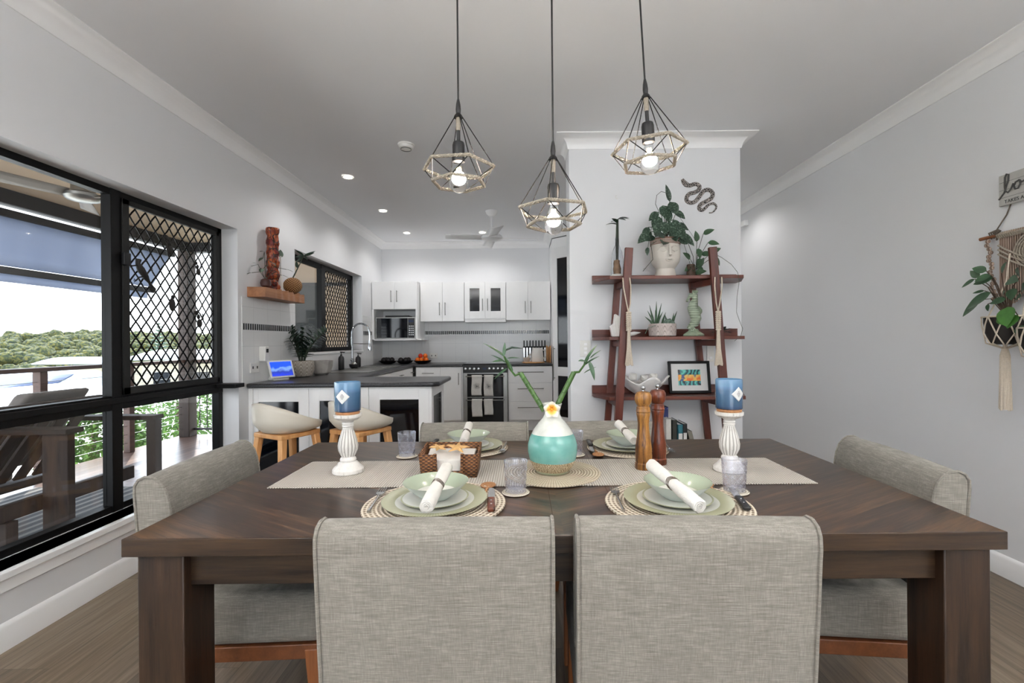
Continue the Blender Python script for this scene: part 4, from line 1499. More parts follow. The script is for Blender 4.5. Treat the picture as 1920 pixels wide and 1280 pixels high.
MB().tube([(0, 0, .13), (.03, .01, .20), (.09, .02, .33)], [.006, .005, .003], 8).build('cane', 'stem_dark', t)
m = MB()
for (a, L) in ((.3, .10), (-.9, .08), (2.4, .09), (1.4, .11), (3.0, .07), (-2, .08)):
    m.leaf((.09, .02, .33), (cos(a), .3 * sin(a), .5 * sin(a * 2)), L, .02, (0, 1, .3))
m.leaf((.04, .01, .22), (-.3, 0, 1), .07, .03, (0, -1, 0))
m.build('leaves', 'leaf_dark', t)
t = thing('bud_vase', 'thin pale vase with one round leaf behind the plant ball', 'vase', (-2.045, 3.93, 1.656))
MB().lathe([(.016, 0), (.02, .02), (.018, .10), (.008, .15), (.007, .30), (.009, .305)], 16).build('vase', 'ceramic_white', t)
MB().leaf((0, 0, .29), (.0, 0, 1), .07, .045, (1, -1, 0), droop=0).build('leaf', 'leaf_grey', t)

# ceiling fittings
def downlight(label, x, y, power=5.5, grp='recessed downlights over the kitchen'):
    t = thing('downlight', label, 'ceiling light', (x, y, ZC), group=grp)
    MB().lathe([(.050, -.004), (.046, -.010), (.036, -.006), (.036, -.002)], 26, cap=False).build('ring', 'gloss_white', t)
    MB().lathe([(0, -.0055), (.036, -.0045)], 22, cap=False).build('lens', 'downlight_glow', t)
    light('downlight_lamp', 'SPOT', (x, y, ZC - .02), power, (1, .98, .97), .04, spot_size=rad(150), spot_blend=.6)
downlight('recessed ceiling downlight nearest the dining table', -1.543, 4.13)
downlight('middle downlight of the row along the window wall', -1.553, 5.2)
downlight('downlight in the far corner by the kitchen window', -1.55, 6.26)
downlight('downlight behind the white kitchen ceiling fan', -.53, 6.27)
for lx, ly, nm in ((1.98, 4.75, 'near'), (1.98, 6.1, 'far')):  # added lamps, hidden behind the wall, to brighten the hall side
    downlight('added fill downlight in the hall, unseen behind the white wall, ' + nm, lx, ly, 5.5, 'added fill downlights in the hall')
for lx, ly, nm in ((-1.3, -1.2, 'left'), (1.5, -1.2, 'right'), (-1.3, -3.4, 'left rear'), (1.5, -3.4, 'right rear')):  # added lamps, out of view, filling the room with light
    downlight('added fill downlight over the living area, out of view, ' + nm, lx, ly, 12, 'added fill downlights over the living area')
def fill_uplighter(label, x, y, power):  # made-up lamp out of view, added to brighten ceiling and walls
    t = thing('fill_lamp', label, 'fill light', (x, y, 0), 0, 'added fill lights behind the camera')
    MB().lathe([(.15, 0), (.15, .012), (.03, .022), (.012, .03), (.012, 1.68), (.02, 1.70), (0, 1.70)], 28).build('stand', 'brushed', t)
    MB().lathe([(.02, 1.68), (.06, 1.70), (.15, 1.77), (.17, 1.80), (.165, 1.80), (.055, 1.715), (0, 1.70)], 32, cap=False).build('bowl_shade', 'gloss_white', t)
    light('fill_spot', 'SPOT', (x, y, 1.80), power, (1, .98, .95), .08, rot=(pi, 0, 0), spot_size=rad(165), spot_blend=.5)
fill_uplighter('added fill light on a stand, unseen behind the camera, window side', -1.5, -.9, FILL_POWER)
fill_uplighter('added fill light on a stand, unseen behind the camera, right side', 2.0, -.9, FILL_POWER)
t = thing('smoke_alarm', 'round white smoke alarm on the ceiling left of the pendants', 'smoke alarm', (-.86, 3.47, ZC))
MB().lathe([(.0, -.038), (.03, -.038), (.05, -.03), (.056, -.012), (.06, -.01), (.06, 0)], 28).build('case', 'white_plastic', t)
MB().lathe([(.036, -.039), (.040, -.039), (.040, -.030)], 24, cap=False).build('vent', 'brushed', t)
fn = thing('kitchen_fan', 'white ceiling fan with motor hanging over the kitchen', 'ceiling fan', (-.34, 5.26, ZC))
MB().lathe([(.012, -.06), (.03, -.058), (.06, -.03), (.07, 0)], 24).build('canopy', 'gloss_white', fn)
MB().lathe([(.012, -.22), (.012, -.05)], 12).build('rod', 'gloss_white', fn)
MB().lathe([(0, -.335), (.07, -.332), (.115, -.315), (.125, -.295), (.11, -.275), (.055, -.262), (.05, -.225), (.035, -.205), (.012, -.20)], 28).build('motor', 'gloss_white', fn)
for k in range(4):
    M = Matrix.Rotation(.18 + k * pi / 2, 4, 'Z')
    MB().grid(lambda u, v: (.10 + .42 * u, (.05 + .012 * u) * (v - .5) * 2, -.302 + .012 * (v - .5) * 2), 5, 3, M).build('blade', 'gloss_white', fn, thick=.006)
t = thing('wall_sensor', 'small white sensor high on the right wall by the hall', 'sensor')
MB().box(XR - .05, XR, 5.0, 5.09, 2.45, 2.51).build('case', 'gloss_white', t, bevel=.008)

# bar stools
def stool(label, x, y, rz):
    t = thing('bar_stool', label, 'stool', (x, y, 0), rz, 'bar stools at the peninsula')
    # shell: low front lip, high wrap-around back; local +Y is the front
    m = MB()
    nA, nR = 48, 14
    vs = []
    def rim(a):
        bk = (1 - sin(a)) / 2                  # 1 at the back
        h_ = .03 + .15 * bk ** 1.5
        rx = .205 * (1 - .08 * bk)
        ry = .19
        return rx, ry, h_
    rows = []
    for j in range(nR + 1):
        q = j / nR
        row = []
        for k in range(nA):
            a = 2 * pi * k / nA
            rx, ry, h_ = rim(a)
            f_ = min(1, q / .72)
            rr = f_ ** .8 if q < .72 else 1 + .04 * (q - .72)
            z = 0 if q < .45 else h_ * ((q - .45) / .55) ** 1.5
            z += .012 * (q ** 2)
            row.append((rx * rr * cos(a) * (.98 if q < .72 else 1 + .03 * (q - .72)), ry * rr * sin(a), .662 + z))
        rows.append(row)
    vs = [v for r in rows for v in r]
    fs = [(j * nA + k, j * nA + (k + 1) % nA, (j + 1) * nA + (k + 1) % nA, (j + 1) * nA + k) for j in range(nR) for k in range(nA)]
    m.add(vs, fs)
    m.build('seat_shell', 'stool_shell', t, thick=.018, angle=80)
    MB().box(-.14, .14, -.14, .14, .625, .655).build('under_plate', 'beech', t, bevel=.006)
    for sx_, sy_ in ((-1, -1), (1, -1), (1, 1), (-1, 1)):
        MB().bar((sx_ * .115, sy_ * .115, .64), (sx_ * .185, sy_ * .18, 0), .042, .042, (0, 1, 0), .026, .026).build('leg', 'beech', t, bevel=.006)
    m = MB()
    k_ = .151
    for a, b in (((-k_, -k_ + .005, .30), (k_, -k_ + .005, .30)), ((-k_, k_ - .005, .30), (k_, k_ - .005, .30)), ((-k_, -k_, .34), (-k_, k_, .34)), ((k_, -k_, .34), (k_, k_, .34))):
        m.bar(a, b, .016, .026)
    m.build('footrest', 'beech', t, bevel=.003)
    return t
stool('white shell bar stool with timber legs nearest the window', -1.535, 3.02, rad(-28))
stool('white shell bar stool with timber legs behind the left candle', -1.085, 3.10, rad(-30))

# ================================================================ LADDER SHELF
ls = thing('ladder_shelf', 'reddish-brown timber ladder shelf against the white wall', 'shelf')
MB().bar((.705, 3.055, 1.83), (.575, 3.055, 0), .030, .052, (1, 0, 0)).build('front_post', 'shelf_wood', ls, bevel=.003)
MB().bar((1.254, 3.055, 1.83), (1.385, 3.055, 0), .030, .052, (1, 0, 0)).build('front_post', 'shelf_wood', ls, bevel=.003)
MB().bar((.685, 3.325, 1.66), (.552, 3.325, 0), .028, .045, (1, 0, 0)).build('rear_post', 'shelf_wood', ls, bevel=.003)
MB().bar((1.213, 3.325, 1.66), (1.372, 3.325, 0), .028, .045, (1, 0, 0)).build('rear_post', 'shelf_wood', ls, bevel=.003)
def pole_x(z, side, rear=False):
    if side < 0:
        return (.552 + (.685 - .552) * z / 1.66) if rear else (.575 + .13 * z / 1.83)
    return (1.372 - (1.372 - 1.213) * z / 1.66) if rear else (1.385 - .131 * z / 1.83)
for z in (1.65, 1.245, .845, .42):
    wv = .06 * (1.65 - z) * .15
    xa, xb = .505 - wv, 1.545 + wv
    MB().prism([(xa, 3.34), (xa, 3.27), (xa + .075, 3.078), (xb - .075, 3.078), (xb, 3.27), (xb, 3.34)][::1], z - .022, z, 'Z').build('shelf_board', 'shelf_wood_x', ls, bevel=.002)
    MB().box(xa, xb, 3.341, 3.358, z - .022, z + .055 if z < 1.5 else z + .04).build('back_lip', 'shelf_wood_x', ls, bevel=.002)
    for s_ in (-1, 1):
        MB().bar((pole_x(z, s_), 3.06, z - .045), (pole_x(z, s_, True), 3.32, z - .045), .03, .04).build('bearer', 'shelf_wood', ls, bevel=.002)
for o in [c for c in ls.children if c.name.startswith('shelf_board')]:
    fixn(o)

# top shelf
ZT = 1.651
t = thing('glass_bottle', 'clear glass bottle holding a leafy dark cane on the top shelf', 'bottle', (.668, 3.255, ZT))
MB().lathe([(.040, 0), (.043, .01), (.043, .13), (.035, .19), (.014, .24), (.012, .29), (.0105, .29), (.012, .24), (.032, .19), (.040, .13), (.040, .012), (0, .008)], 26).build('bottle', 'clear_glass', t)
MB().tube([(0, 0, .06), (0, 0, .25), (.002, 0, .33), (.004, 0, .42)], [.008, .012, .010, .008], 10).build('cane', 'stem_dark', t)
m = MB()
for a in (0, .9, 1.8, 2.6, 3.3, -.6, 4.3):
    m.leaf((.004, 0, .40 + .02 * cos(a)), (cos(a), .5 * sin(a), .5), .075, .034, droop=.5)
m.build('leaves', 'leaf_dark', t)
t = thing('driftwood', 'small upright driftwood piece on a pale shell base, left end', 'driftwood', (.64, 3.125, ZT))
MB().lathe([(.04, 0), (.045, .008), (.03, .016), (0, .018)], 18).build('base', 'shell_white', t)
MB().lathe([(.022, .012), (.026, .05), (.020, .09), (.018, .11), (0, .115)], 9, fn=lambda a, z, r: r * (1 + .2 * sin(3 * a + z * 60))).build('wood', 'driftwood', t, angle=60)
t = thing('face_planter', 'white head-shaped planter with moulded face on the top shelf', 'planter', (.985, 3.19, ZT))
def headfn(a, z, r):
    return r
hb = MB()
prof = [(.068, 0), (.070, .02), (.064, .045), (.060, .055), (.075, .075), (.092, .10), (.098, .13), (.100, .165), (.0985, .195), (.095, .215), (.098, .222), (.098, .25), (.092, .262), (.084, .262), (.088, .22), (0, .21)]
hb.lathe(prof, 48)
hb.build('head', 'stone_white', t)
m = MB()
def fp(x, z, off=0.):
    R_ = .060 + .040 * min(1, max(0, (z - .055) / .07)) ** .6 if z < .125 else .0985
    return (x, -math.sqrt(max(0, R_ ** 2 - x * x)) - off, z)
m.tube([fp(0, .205, .002), fp(0, .18, .008), fp(0, .155, .014), fp(0, .138, .020), fp(0, .130, .006)], [.006, .008, .009, .012, .006], 8)
for s_ in (-1, 1):
    m.tube([fp(s_ * .008, .165, .003), fp(s_ * .018, .192, .003), fp(s_ * .038, .203, .002), fp(s_ * .062, .195, .001), fp(s_ * .074, .175)], .0042, 6)
    m.tube([fp(s_ * .018, .172), fp(s_ * .035, .162, .003), fp(s_ * .056, .170)], .0042, 6)
m.tube([fp(-.026, .108), fp(-.012, .113, .003), fp(0, .110, .004), fp(.012, .113, .003), fp(.026, .108)], .005, 6)
m.tube([fp(-.020, .105), fp(0, .098, .004), fp(.020, .105)], .0065, 6)
m.build('face', 'stone_white', t)
m = MB()
for k in range(7):
    m.lathe([(.097, .218 + k * .0062), (.1005, .221 + k * .0062), (.097, .224 + k * .0062)], 40, cap=False)
m.build('rim_band', 'terracotta', t)
MB().lathe([(0, .25), (.085, .245)], 20, cap=False).build('soil', 'soil', t)
rg = random.Random(21)
pt = thing('trailing_plant', 'bushy pothos with large dark mottled leaves in the face planter', 'plant', (.985, 3.19, ZT + .25))
m, st = MB(), MB()
for (x, y, z, dx, dy, dz, L, W) in [(-.02, -.02, .24, .2, -.5, -1, .13, .085), (.0, -.04, .20, .1, -.4, -1, .10, .06), (.035, 0, .27, -.25, -.2, 1, .12, .04), (.05, -.03, .14, .35, -.3, -1, .12, .06),
        (-.10, -.02, .06, -.9, -.3, -.7, .13, .07), (-.08, -.04, .02, -1, -.4, -.3, .10, .05), (.10, -.02, .05, .7, -.4, -.8, .13, .06), (.07, -.04, .02, .4, -.6, -.5, .10, .06), (-.02, -.06, -.01, -.3, -.8, -.3, .11, .065),
        (.03, -.03, .26, .3, -.5, -1, .11, .075), (-.05, -.03, .16, -.5, -.5, -1, .12, .075), (.07, -.04, .09, .3, -.6, -1, .12, .07), (-.02, -.05, .12, -.1, -.6, -1, .11, .07), (-.12, -.03, .09, -.6, -.3, -1, .10, .05), (.03, -.05, .05, .1, -.8, -.8, .10, .07), (.06, -.02, .2, .7, -.3, -.6, .09, .055), (.01, -.06, .12, .2, -.5, -1, .14, .055), (-.06, -.06, .10, -.4, -.5, -1, .10, .06), (.09, 0, .12, .8, .1, -.4, .09, .05), (-.045, .0, .20, -.7, -.1, -.6, .09, .055), (0, -.07, .04, .7, -.6, -.3, .10, .06), (-.02, -.07, .02, -.8, -.6, 0, .11, .06)]:
    m.leaf((x, y, z), (dx, dy, dz), L, W, (0, -1, .5), droop=.1, nseg=7)
    st.tube([(0, 0, -.01), (x * .5, y * .5, z * .8 + .02), (x, y, z)], .0025, 5)
for (pts, r) in [([(-.03, -.03, .02), (-.10, -.06, .12), (-.13, -.08, 0), (-.145, -.09, -.08)], .0018), ([(.03, -.02, .1), (.10, -.04, .02), (.14, -.05, -.12), (.17, -.03, -.20)], .0015),
                 ([(-.04, -.04, .01), (-.12, -.08, -.04), (-.11, -.09, -.14), (-.17, -.06, -.215)], .0018), ([(-.04, 0, .20), (-.07, -.02, .25), (-.06, -.02, .31), (-.03, -.02, .335), (.005, -.02, .325), (.03, -.01, .28)], .0018),
                 ([(.05, -.01, .26), (.075, -.02, .2), (.04, -.03, .12)], .002), ([(.09, 0, .18), (.17, -.02, .05), (.215, -.02, -.02)], .0012)]:
    st.tube(pts, r, 5)
m.leaf((-.145, -.09, -.06), (-.2, -.3, -1), .055, .03)
m.leaf((-.17, -.06, -.20), (.8, -.4, .1), .05, .015)
m.build('leaves', 'leaf_mottled', pt)
st.build('vines', 'stem_dark', pt)
t = thing('pot_candle', 'small mossy brown pot between planter and leafy glass', 'pot', (1.165, 3.20, ZT))
MB().lathe([(.028, 0), (.030, .01), (.028, .085), (.024, .09), (.022, .08), (0, .08)], 18).build('pot', 'brown_pot', t)
m = MB()
rg = random.Random(4)
for k in range(26):
    a = rg.uniform(0, 2 * pi)
    m.leaf((.012 * cos(a), .012 * sin(a) - .012, .03 + .05 * rg.random()), (cos(a), sin(a) - .6, .4), .035, .01, nseg=3)
m.build('moss', 'leaf_bright', t)
t = thing('glass_jar', 'clear water glass holding green leafy cuttings on the top shelf', 'glass', (1.215, 3.25, ZT))
MB().lathe([(.028, 0), (.034, .004), (.038, .12), (.0355, .12), (.031, .008), (0, .006)], 24).build('glass', 'clear_glass', t)
t = thing('leafy_cuttings', 'oval-leaved green cuttings standing in the water glass', 'plant', (1.215, 3.25, ZT + .01))
m, st, = MB(), MB()
for (x, y, z, dx, dz) in [(-.065, 0, .24, -1, .1), (.10, -.02, .235, 1, -.1), (.12, -.02, .16, .8, .5), (.14, -.03, .135, .5, -.8), (.03, -.04, .15, .9, .1), (-.06, -.03, .12, -.6, .5), (-.045, -.04, .07, -.8, -.4), (.0, -.03, .24, -.2, 1), (.0, -.05, .19, .1, -1), (.02, -.05, .12, -.4, -.8), (.03, -.04, .015, -.3, .8),
                          (.07, 0, .30, .6, .3), (-.03, -.05, .02, .8, .2), (.0, -.04, .06, .4, .8)]:
    m.leaf((x * .8, y, z), (dx, -.5, dz), .075, .042, (0, -1, .4), nseg=6)
    st.tube([(0, 0, 0), (x * .25, y * .5, z * .6), (x * .8, y, z)], .002, 5)
st.tube([(.12, -.02, .16), (.15, -.08, .12), (.18, -.16, .06), (.20, -.205, .0), (.205, -.215, -.06), (.19, -.215, -.16), (.185, -.215, -.26), (.205, -.215, -.32), (.225, -.215, -.37), (.21, -.215, -.42), (.17, -.215, -.45)], .0015, 5)
m.build('leaves', 'leaf_mid', t)
st.build('stems', 'stem_dark', t)

# middle shelf
ZM = 1.246
t = thing('white_ornament', 'white hand-like ceramic ornament behind the left post', 'ornament', (.655, 3.20, ZM))
m = MB().prism([(-.04, 0), (.045, 0), (.045, .155), (.01, .14), (-.02, .16), (-.03, .09), (-.06, .07), (-.05, .05)], -.025, .025, 'Y')
m.build('body', 'ceramic_white', t, bevel=.008, seg=3)
m = MB()
for k in range(3):
    m.tube([(-.01 + .015 * k, -.027, .03), (-.012 + .015 * k, -.027, .11)], .003, 6)
m.build('ridge', 'ceramic_white', t)
t = thing('conch_shell', 'small white spiral shell lying beside the left post', 'shell', (.745, 3.17, ZM + .0195), rot=(0, rad(82), rad(8)))
MB().lathe([(0, -.055), (.012, -.05), (.016, -.02), (.013, .0), (.012, .02), (.006, .05), (0, .068)], 14, fn=lambda a, z, r: r * (1 + .1 * sin(2 * a + z * 120))).build('shell', 'shell_white', t)
t = thing('succulent_bowl', 'aloe and succulents in a patterned blush bowl on the middle shelf', 'plant', (.955, 3.17, ZM))
MB().lathe([(.080, 0), (.090, .006), (.0925, .05), (.091, .085), (.085, .087), (.080, .065), (0, .063)], 40).build('bowl', 'carved_blush', t)
MB().lathe([(0, .074), (.083, .07)], 20, cap=False).build('soil', 'soil', t)
def aloe_leaf(m, b, d, L, w_):
    b, d = Vector(b), Vector(d).normalized()
    m.tube([b, b + d * L * .35 + Vector((0, 0, .01)), b + d * L * .7 + Vector((0, 0, .004)), b + d * L], [w_, w_ * .85, w_ * .5, .0008], 7)
m = MB()
for (x, dx, L) in [(-.05, -.5, .12), (-.05, -.25, .15), (-.045, 0, .17), (-.035, .18, .16), (-.04, .45, .11), (-.06, -.9, .09), (.0, .25, .10), (-.045, -.1, .11), (.07, .35, .11), (.065, .1, .09), (.03, -.2, .08)]:
    aloe_leaf(m, (x, rg.uniform(-.02, .02), .07), (dx, rg.uniform(-.2, .2), 1), L, .0085)
m.build('aloe', 'leaf_mid', t)
m = MB()
for k in range(14):
    a = k * 2.4
    q = .3 + .7 * k / 14
    m.ball((.035 + .034 * q * cos(a), -.02 + .03 * q * sin(a), .085 + .03 * (1 - q)), (.013, .011, .016), 8)
m.tube([(-.02, -.05, .075), (-.08, -.07, .07), (-.12, -.075, .055), (-.135, -.07, .02)], .002, 5)
m.build('succulent', 'leaf_grey', t)
t = thing('seahorse_statue', 'pale green ribbed seahorse statue on the middle shelf', 'statue', (1.165, 3.16, ZM))
MB().lathe([(.068, 0), (.068, .012), (.035, .035), (.028, .05)], 8, fn=lambda a, z, r: r * (1 + .08 * cos(4 * a))).build('base', 'moss_green', t, bevel=.003)
body = [(.0, 0, .03), (-.02, 0, .06), (.005, 0, .085), (.018, 0, .12), (.005, 0, .16), (-.008, 0, .195), (.0, 0, .225), (.012, 0, .25), (.005, 0, .275), (-.012, 0, .285)]
m = MB().tube(body, [.022, .026, .030, .034, .036, .033, .026, .019, .021, .018], 14)
m.tube([(-.012, 0, .283), (-.03, 0, .265), (-.045, 0, .235)], [.017, .010, .008], 10)
m.build('body', 'seahorse_glaze', t)
m = MB().tube([(-.005, -.02, .085), (-.03, -.024, .075), (-.038, -.024, .05), (-.02, -.024, .035), (-.005, -.024, .05), (-.015, -.024, .062)], [.014, .012, .010, .008, .006, .004], 8)
m.build('tail', 'seahorse_glaze', t)
m = MB()
for k in range(5):
    m.leaf((.0 + .004 * k, 0, .285), (-.2 + .2 * k, 0, 1), .03, .012, (0, 1, 0))
m.grid(lambda u, v: (.03 + .03 * u * sin(pi * v), 0, .13 + .08 * v), 3, 5)
m.grid(lambda u, v: (.0 + .03 * u, 0, .205 + .08 * v), 2, 3)
m.build('crest', 'moss_green', t, thick=.004)
t = thing('dark_leaf_plant', 'small dark leaved plant at the right end of the middle shelf', 'plant', (1.36, 3.19, ZM))
MB().lathe([(.018, 0), (.022, .03), (.02, .035), (0, .03)], 14).build('pot', 'brown_pot', t)
m = MB()
for k in range(12):
    a = k * 2.4
    m.leaf((0, 0, .025), (cos(a), .6 * sin(a), .15 + .5 * rg.random()), .075, .045)
m.build('leaves', 'leaf_dark', t)

# lower shelf
ZW = .846
t = thing('clam_shell', 'large white ruffled clam shell bowl on the lower shelf', 'shell', (.825, 3.19, ZW))
def clam(u, v):
    a = 2 * pi * u
    r = .03 + .11 * v
    ruf = 1 + .13 * v * cos(5 * a) + .03 * v * cos(13 * a)
    z = .008 + .10 * v ** 1.6 * (1 + .25 * cos(5 * a + .5) * v)
    return (1.12 * r * ruf * cos(a), .85 * r * ruf * sin(a), z)
m = MB().grid(clam, 70, 12)
m.lathe([(0, .008), (.034, .008)], 20, cap=False)
m.build('bowl', 'shell_white', t, thick=.009, angle=80)
def seashell(label, x, y, z, r):
    o = MB().lathe([(0, -1), (.5, -.8), (.95, -.2), (1, .1), (.7, .45), (.45, .6), (.3, .85), (0, 1)], 16, Matrix.Rotation(.9, 4, 'Y') @ Matrix.Scale(r, 4), fn=lambda a, zz, rr: rr * (1 + .06 * sin(a + zz * 7))).build('sea_shell', 'ceramic_white')
    o.location = (x, y, z)
    tag(o, label, 'shell', 'sea shells in the clam bowl')
seashell('round white sea shell at the left of the clam bowl', .755, 3.18, ZW + .125, .032)
seashell('small sea shell in the middle of the clam bowl', .83, 3.18, ZW + .115, .028)
seashell('sea shell at the right of the clam bowl', .895, 3.18, ZW + .12, .034)
t = thing('framed_print', 'black framed colourful print leaning on the lower shelf', 'picture', (1.165, 3.235, ZW + .003), rot=(rad(-9), 0, 0))
m = MB().box(-.145, .145, -.012, .010, 0, .018).box(-.145, .145, -.012, .010, .207, .225).box(-.145, -.127, -.012, .010, 0, .225).box(.127, .145, -.012, .010, 0, .225)
m.build('frame', 'black_frame', t, bevel=.002)
MB().box(-.127, .127, -.002, .004, .018, .207).build('mat_board', 'paper', t)
MB().box(-.078, .078, -.004, -.002, .055, .165).build('print', 'print_ink', t)

# bottom shelf: books seen over the table edge
for k, (nm, c) in enumerate([('book_white', '#c9c8c2'), ('book_dark', '#2b2c26'), ('book_teal', '#2c6d7c'), ('book_black', '#17181a'), ('book_blue', '#1d2a63'), ('book_grey', '#7b776c')]):
    book(nm, c)
def book_obj(label, x, y, z, w_, d_, h_, mat, rz=0, tiltx=0, band=None):
    t = thing('book', label, 'book', (x, y, z + (.005 if tiltx else 0)), rot=(0, tiltx, rz), group='books on the bottom shelf')
    MB().box(-w_ / 2, w_ / 2, -d_ / 2, -d_ / 2 + .002, 0, h_).box(-w_ / 2, -w_ / 2 + .002, -d_ / 2, d_ / 2, 0, h_).box(w_ / 2 - .002, w_ / 2, -d_ / 2, d_ / 2, 0, h_).build('cover', mat, t)
    MB().box(-w_ / 2 + .002, w_ / 2 - .002, -d_ / 2 + .003, d_ / 2 - .003, .003, h_ - .003).build('pages', 'paper', t)
    if band:
        MB().box(-w_ / 2 + .003, w_ / 2 - .003, -d_ / 2 - .001, -d_ / 2, h_ * .35, h_ * .75).build('spine_label', band, t)
zb = .421
book_obj('blue-spined book standing highest on the bottom shelf', .985, 3.275, zb, .045, .10, .335, 'book_blue', band='live_edge')
book_obj('black book behind the blue one on the bottom shelf', .940, 3.275, zb, .03, .10, .355, 'book_black')
book_obj('thick white book in front of the blue one', .972, 3.16, zb, .036, .11, .27, 'book_white')
book_obj('dark olive book standing right of the white one', 1.012, 3.16, zb, .032, .11, .265, 'book_dark')
book_obj('teal and black book standing right of the olive one', 1.048, 3.18, zb, .032, .17, .235, 'book_teal', band='paper')
book_obj('black book with pale lettering right of the teal one', 1.082, 3.19, zb, .028, .17, .238, 'book_black', band='paper')
book_obj('short grey book leaning at the right end of the books', 1.160, 3.19, zb, .03, .15, .185, 'book_grey', tiltx=rad(-14))

# macrame tassels over the front posts
def tassel(label, x, y, zt, zk, zb_, s_):
    t = thing('macrame_tassel', label, 'tassel', (x, y, 0), group='tassels on the ladder shelf')
    m = MB()
    for q in (-1, 1):
        m.tube([(q * .022 + s_ * .01, .004, zt), (q * .024 + s_ * .006, -.006, zt - .06), (q * .012, -.012, zk + .06), (0, -.012, zk)], .0042, 7)
    m.build('cord', 'cotton_rope', t)
    m = MB()
    n = 9
    for k in range(n):
        z = zk - (zk - zk + .0) - k * .014
        for q in (-1, 1):
            m.ball((q * .008, -.014, z), (.011, .010, .009), 8)
    m.build('knot', 'cotton_rope', t)
    z2 = zk - n * .014
    m = MB()
    r_ = random.Random(int(abs(x) * 100))
    for k in range(26):
        a = 2 * pi * k / 26
        m.tube([(.007 * cos(a), -.014 + .006 * sin(a), z2 + .015), (.013 * cos(a), -.014 + .010 * sin(a), (z2 + zb_) / 2), ((.020 + .006 * r_.random()) * cos(a), -.014 + .016 * sin(a), zb_ + .01 * r_.random())], .0026, 5)
    m.build('fringe', 'cotton_rope', t)
tassel('macrame tassel hanging from the left front post', .690, 3.028, 1.63, 1.40, 1.055, -1)
tassel('macrame tassel hanging from the right front post', 1.272, 3.028, 1.63, 1.40, 1.05, 1)

# snake art and hook
pts = [(1040, 192), (1062, 225), (1085, 243), (1110, 250), (1140, 240), (1168, 237), (1192, 250), (1200, 272), (1185, 298), (1150, 315), (1110, 325), (1085, 350), (1078, 380), (1095, 402), (1130, 408), (1165, 392), (1200, 350), (1235, 305), (1270, 290), (1305, 303), (1322, 335), (1305, 370), (1265, 395), (1225, 415), (1198, 440), (1198, 468), (1222, 478), (1250, 460), (1280, 430), (1312, 418), (1340, 425), (1352, 452), (1335, 485), (1305, 503), (1285, 503)]
sp = [Vector(((1070 + a / 4.923 - 980) * 3.37 / 870, 0, CAM_H + (640 - 300 - b / 4.923) * 3.37 / 870)) for a, b in pts]
c0 = sum(sp, Vector()) / len(sp)
t = thing('snake_ornament', 'black and pale patterned snake ornament fixed on the white wall', 'wall art', (c0.x, 3.362, c0.z))
sp = [p - c0 for p in sp]
sm = []
for i in range(len(sp) - 1):
    p0, p1, p2, p3 = sp[max(i - 1, 0)], sp[i], sp[i + 1], sp[min(i + 2, len(sp) - 1)]
    for k in range(4):
        q = k / 4
        sm.append(.5 * ((2 * p1) + (p2 - p0) * q + (2 * p0 - 5 * p1 + 4 * p2 - p3) * q * q + (3 * p1 - p0 - 3 * p2 + p3) * q ** 3))
sm.append(sp[-1])
L = len(sm)
def sw(i):
    q = i / (L - 1)
    if q < .07: return .009 + .010 * sin(pi * (q / .07) * .75)
    return .0145 if q < .7 else .0145 - .0115 * ((q - .7) / .3)
vs, fs = [], []
for i, p in enumerate(sm):
    tn = (sm[min(i + 1, L - 1)] - sm[max(i - 1, 0)]).normalized()
    nn = Vector((-tn.z, 0, tn.x))
    w_ = sw(i)
    vs += [p + nn * w_ + Vector((0, .006, 0)), p + nn * w_ * .8 + Vector((0, -.004, 0)), p - nn * w_ * .8 + Vector((0, -.004, 0)), p - nn * w_ + Vector((0, .006, 0))]
for i in range(L - 1):
    for k in range(4):
        l = (k + 1) % 4
        fs.append((i * 4 + k, i * 4 + l, i * 4 + 4 + l, i * 4 + 4 + k))
fs += [(0, 1, 2, 3), tuple((L - 1) * 4 + k for k in (3, 2, 1, 0))]
fixn(MB().add(vs, fs).build('body', 'snake_pattern', t))
t = thing('wall_hook', 'tiny clear hook stuck on the white wall above the cane', 'hook', (.69, 3.366, 2.26))
MB().tube([(0, 0, .012), (-.006, -.006, .008), (-.008, -.008, -.004), (0, -.008, -.012), (.008, -.006, -.008)], .0025, 6).build('hook', 'white_plastic', t)

# ================================================================ DINING TABLE
TZ = .76
def plane_pt(px, py, z=TZ):
    """where the photographed base point lies on the horizontal plane z"""
    dx, dy = px - 980, 640 - py
    c, s_ = cos(rad(.5)), sin(rad(.5))
    tx_, ty_ = dx * c + dy * s_, -dx * s_ + dy * c
    d = (z - CAM_H) * 870 / ty_
    return tx_ * d / 870, d
TX0, TX1, TY0, TY1 = -.955, 1.145, 1.10, 2.155
tcx, tcy = (TX0 + TX1) / 2, (TY0 + TY1) / 2
tb = thing('dining_table', 'dark-stained rectangular timber dining table with a chevron grain top', 'table', (tcx, tcy, 0))
hw, hd = (TX1 - TX0) / 2, (TY1 - TY0) / 2
MB().box(-hw, hw, -hd, hd, TZ - .043, TZ).build('tabletop', 'parquet_wood', tb, bevel=.003)
ap = MB().box(-hw + .10, hw - .10, -hd + .055, -hd + .08, TZ - .133, TZ - .043).box(-hw + .10, hw - .10, hd - .08, hd - .055, TZ - .133, TZ - .043)
for nm, a in (('apron', (-hw + .13, hw - .13, -hd + .045, -hd + .07)), ('apron', (-hw + .13, hw - .13, hd - .07, hd - .045))):
    MB().box(*a, TZ - .133, TZ - .043).build(nm, 'table_wood_x', tb, bevel=.002)
for a in ((-hw + .05, -hw + .075), (hw - .075, hw - .05)):
    MB().box(*a, -hd + .13, hd - .13, TZ - .133, TZ - .043).build('apron', 'table_wood_y', tb, bevel=.002)
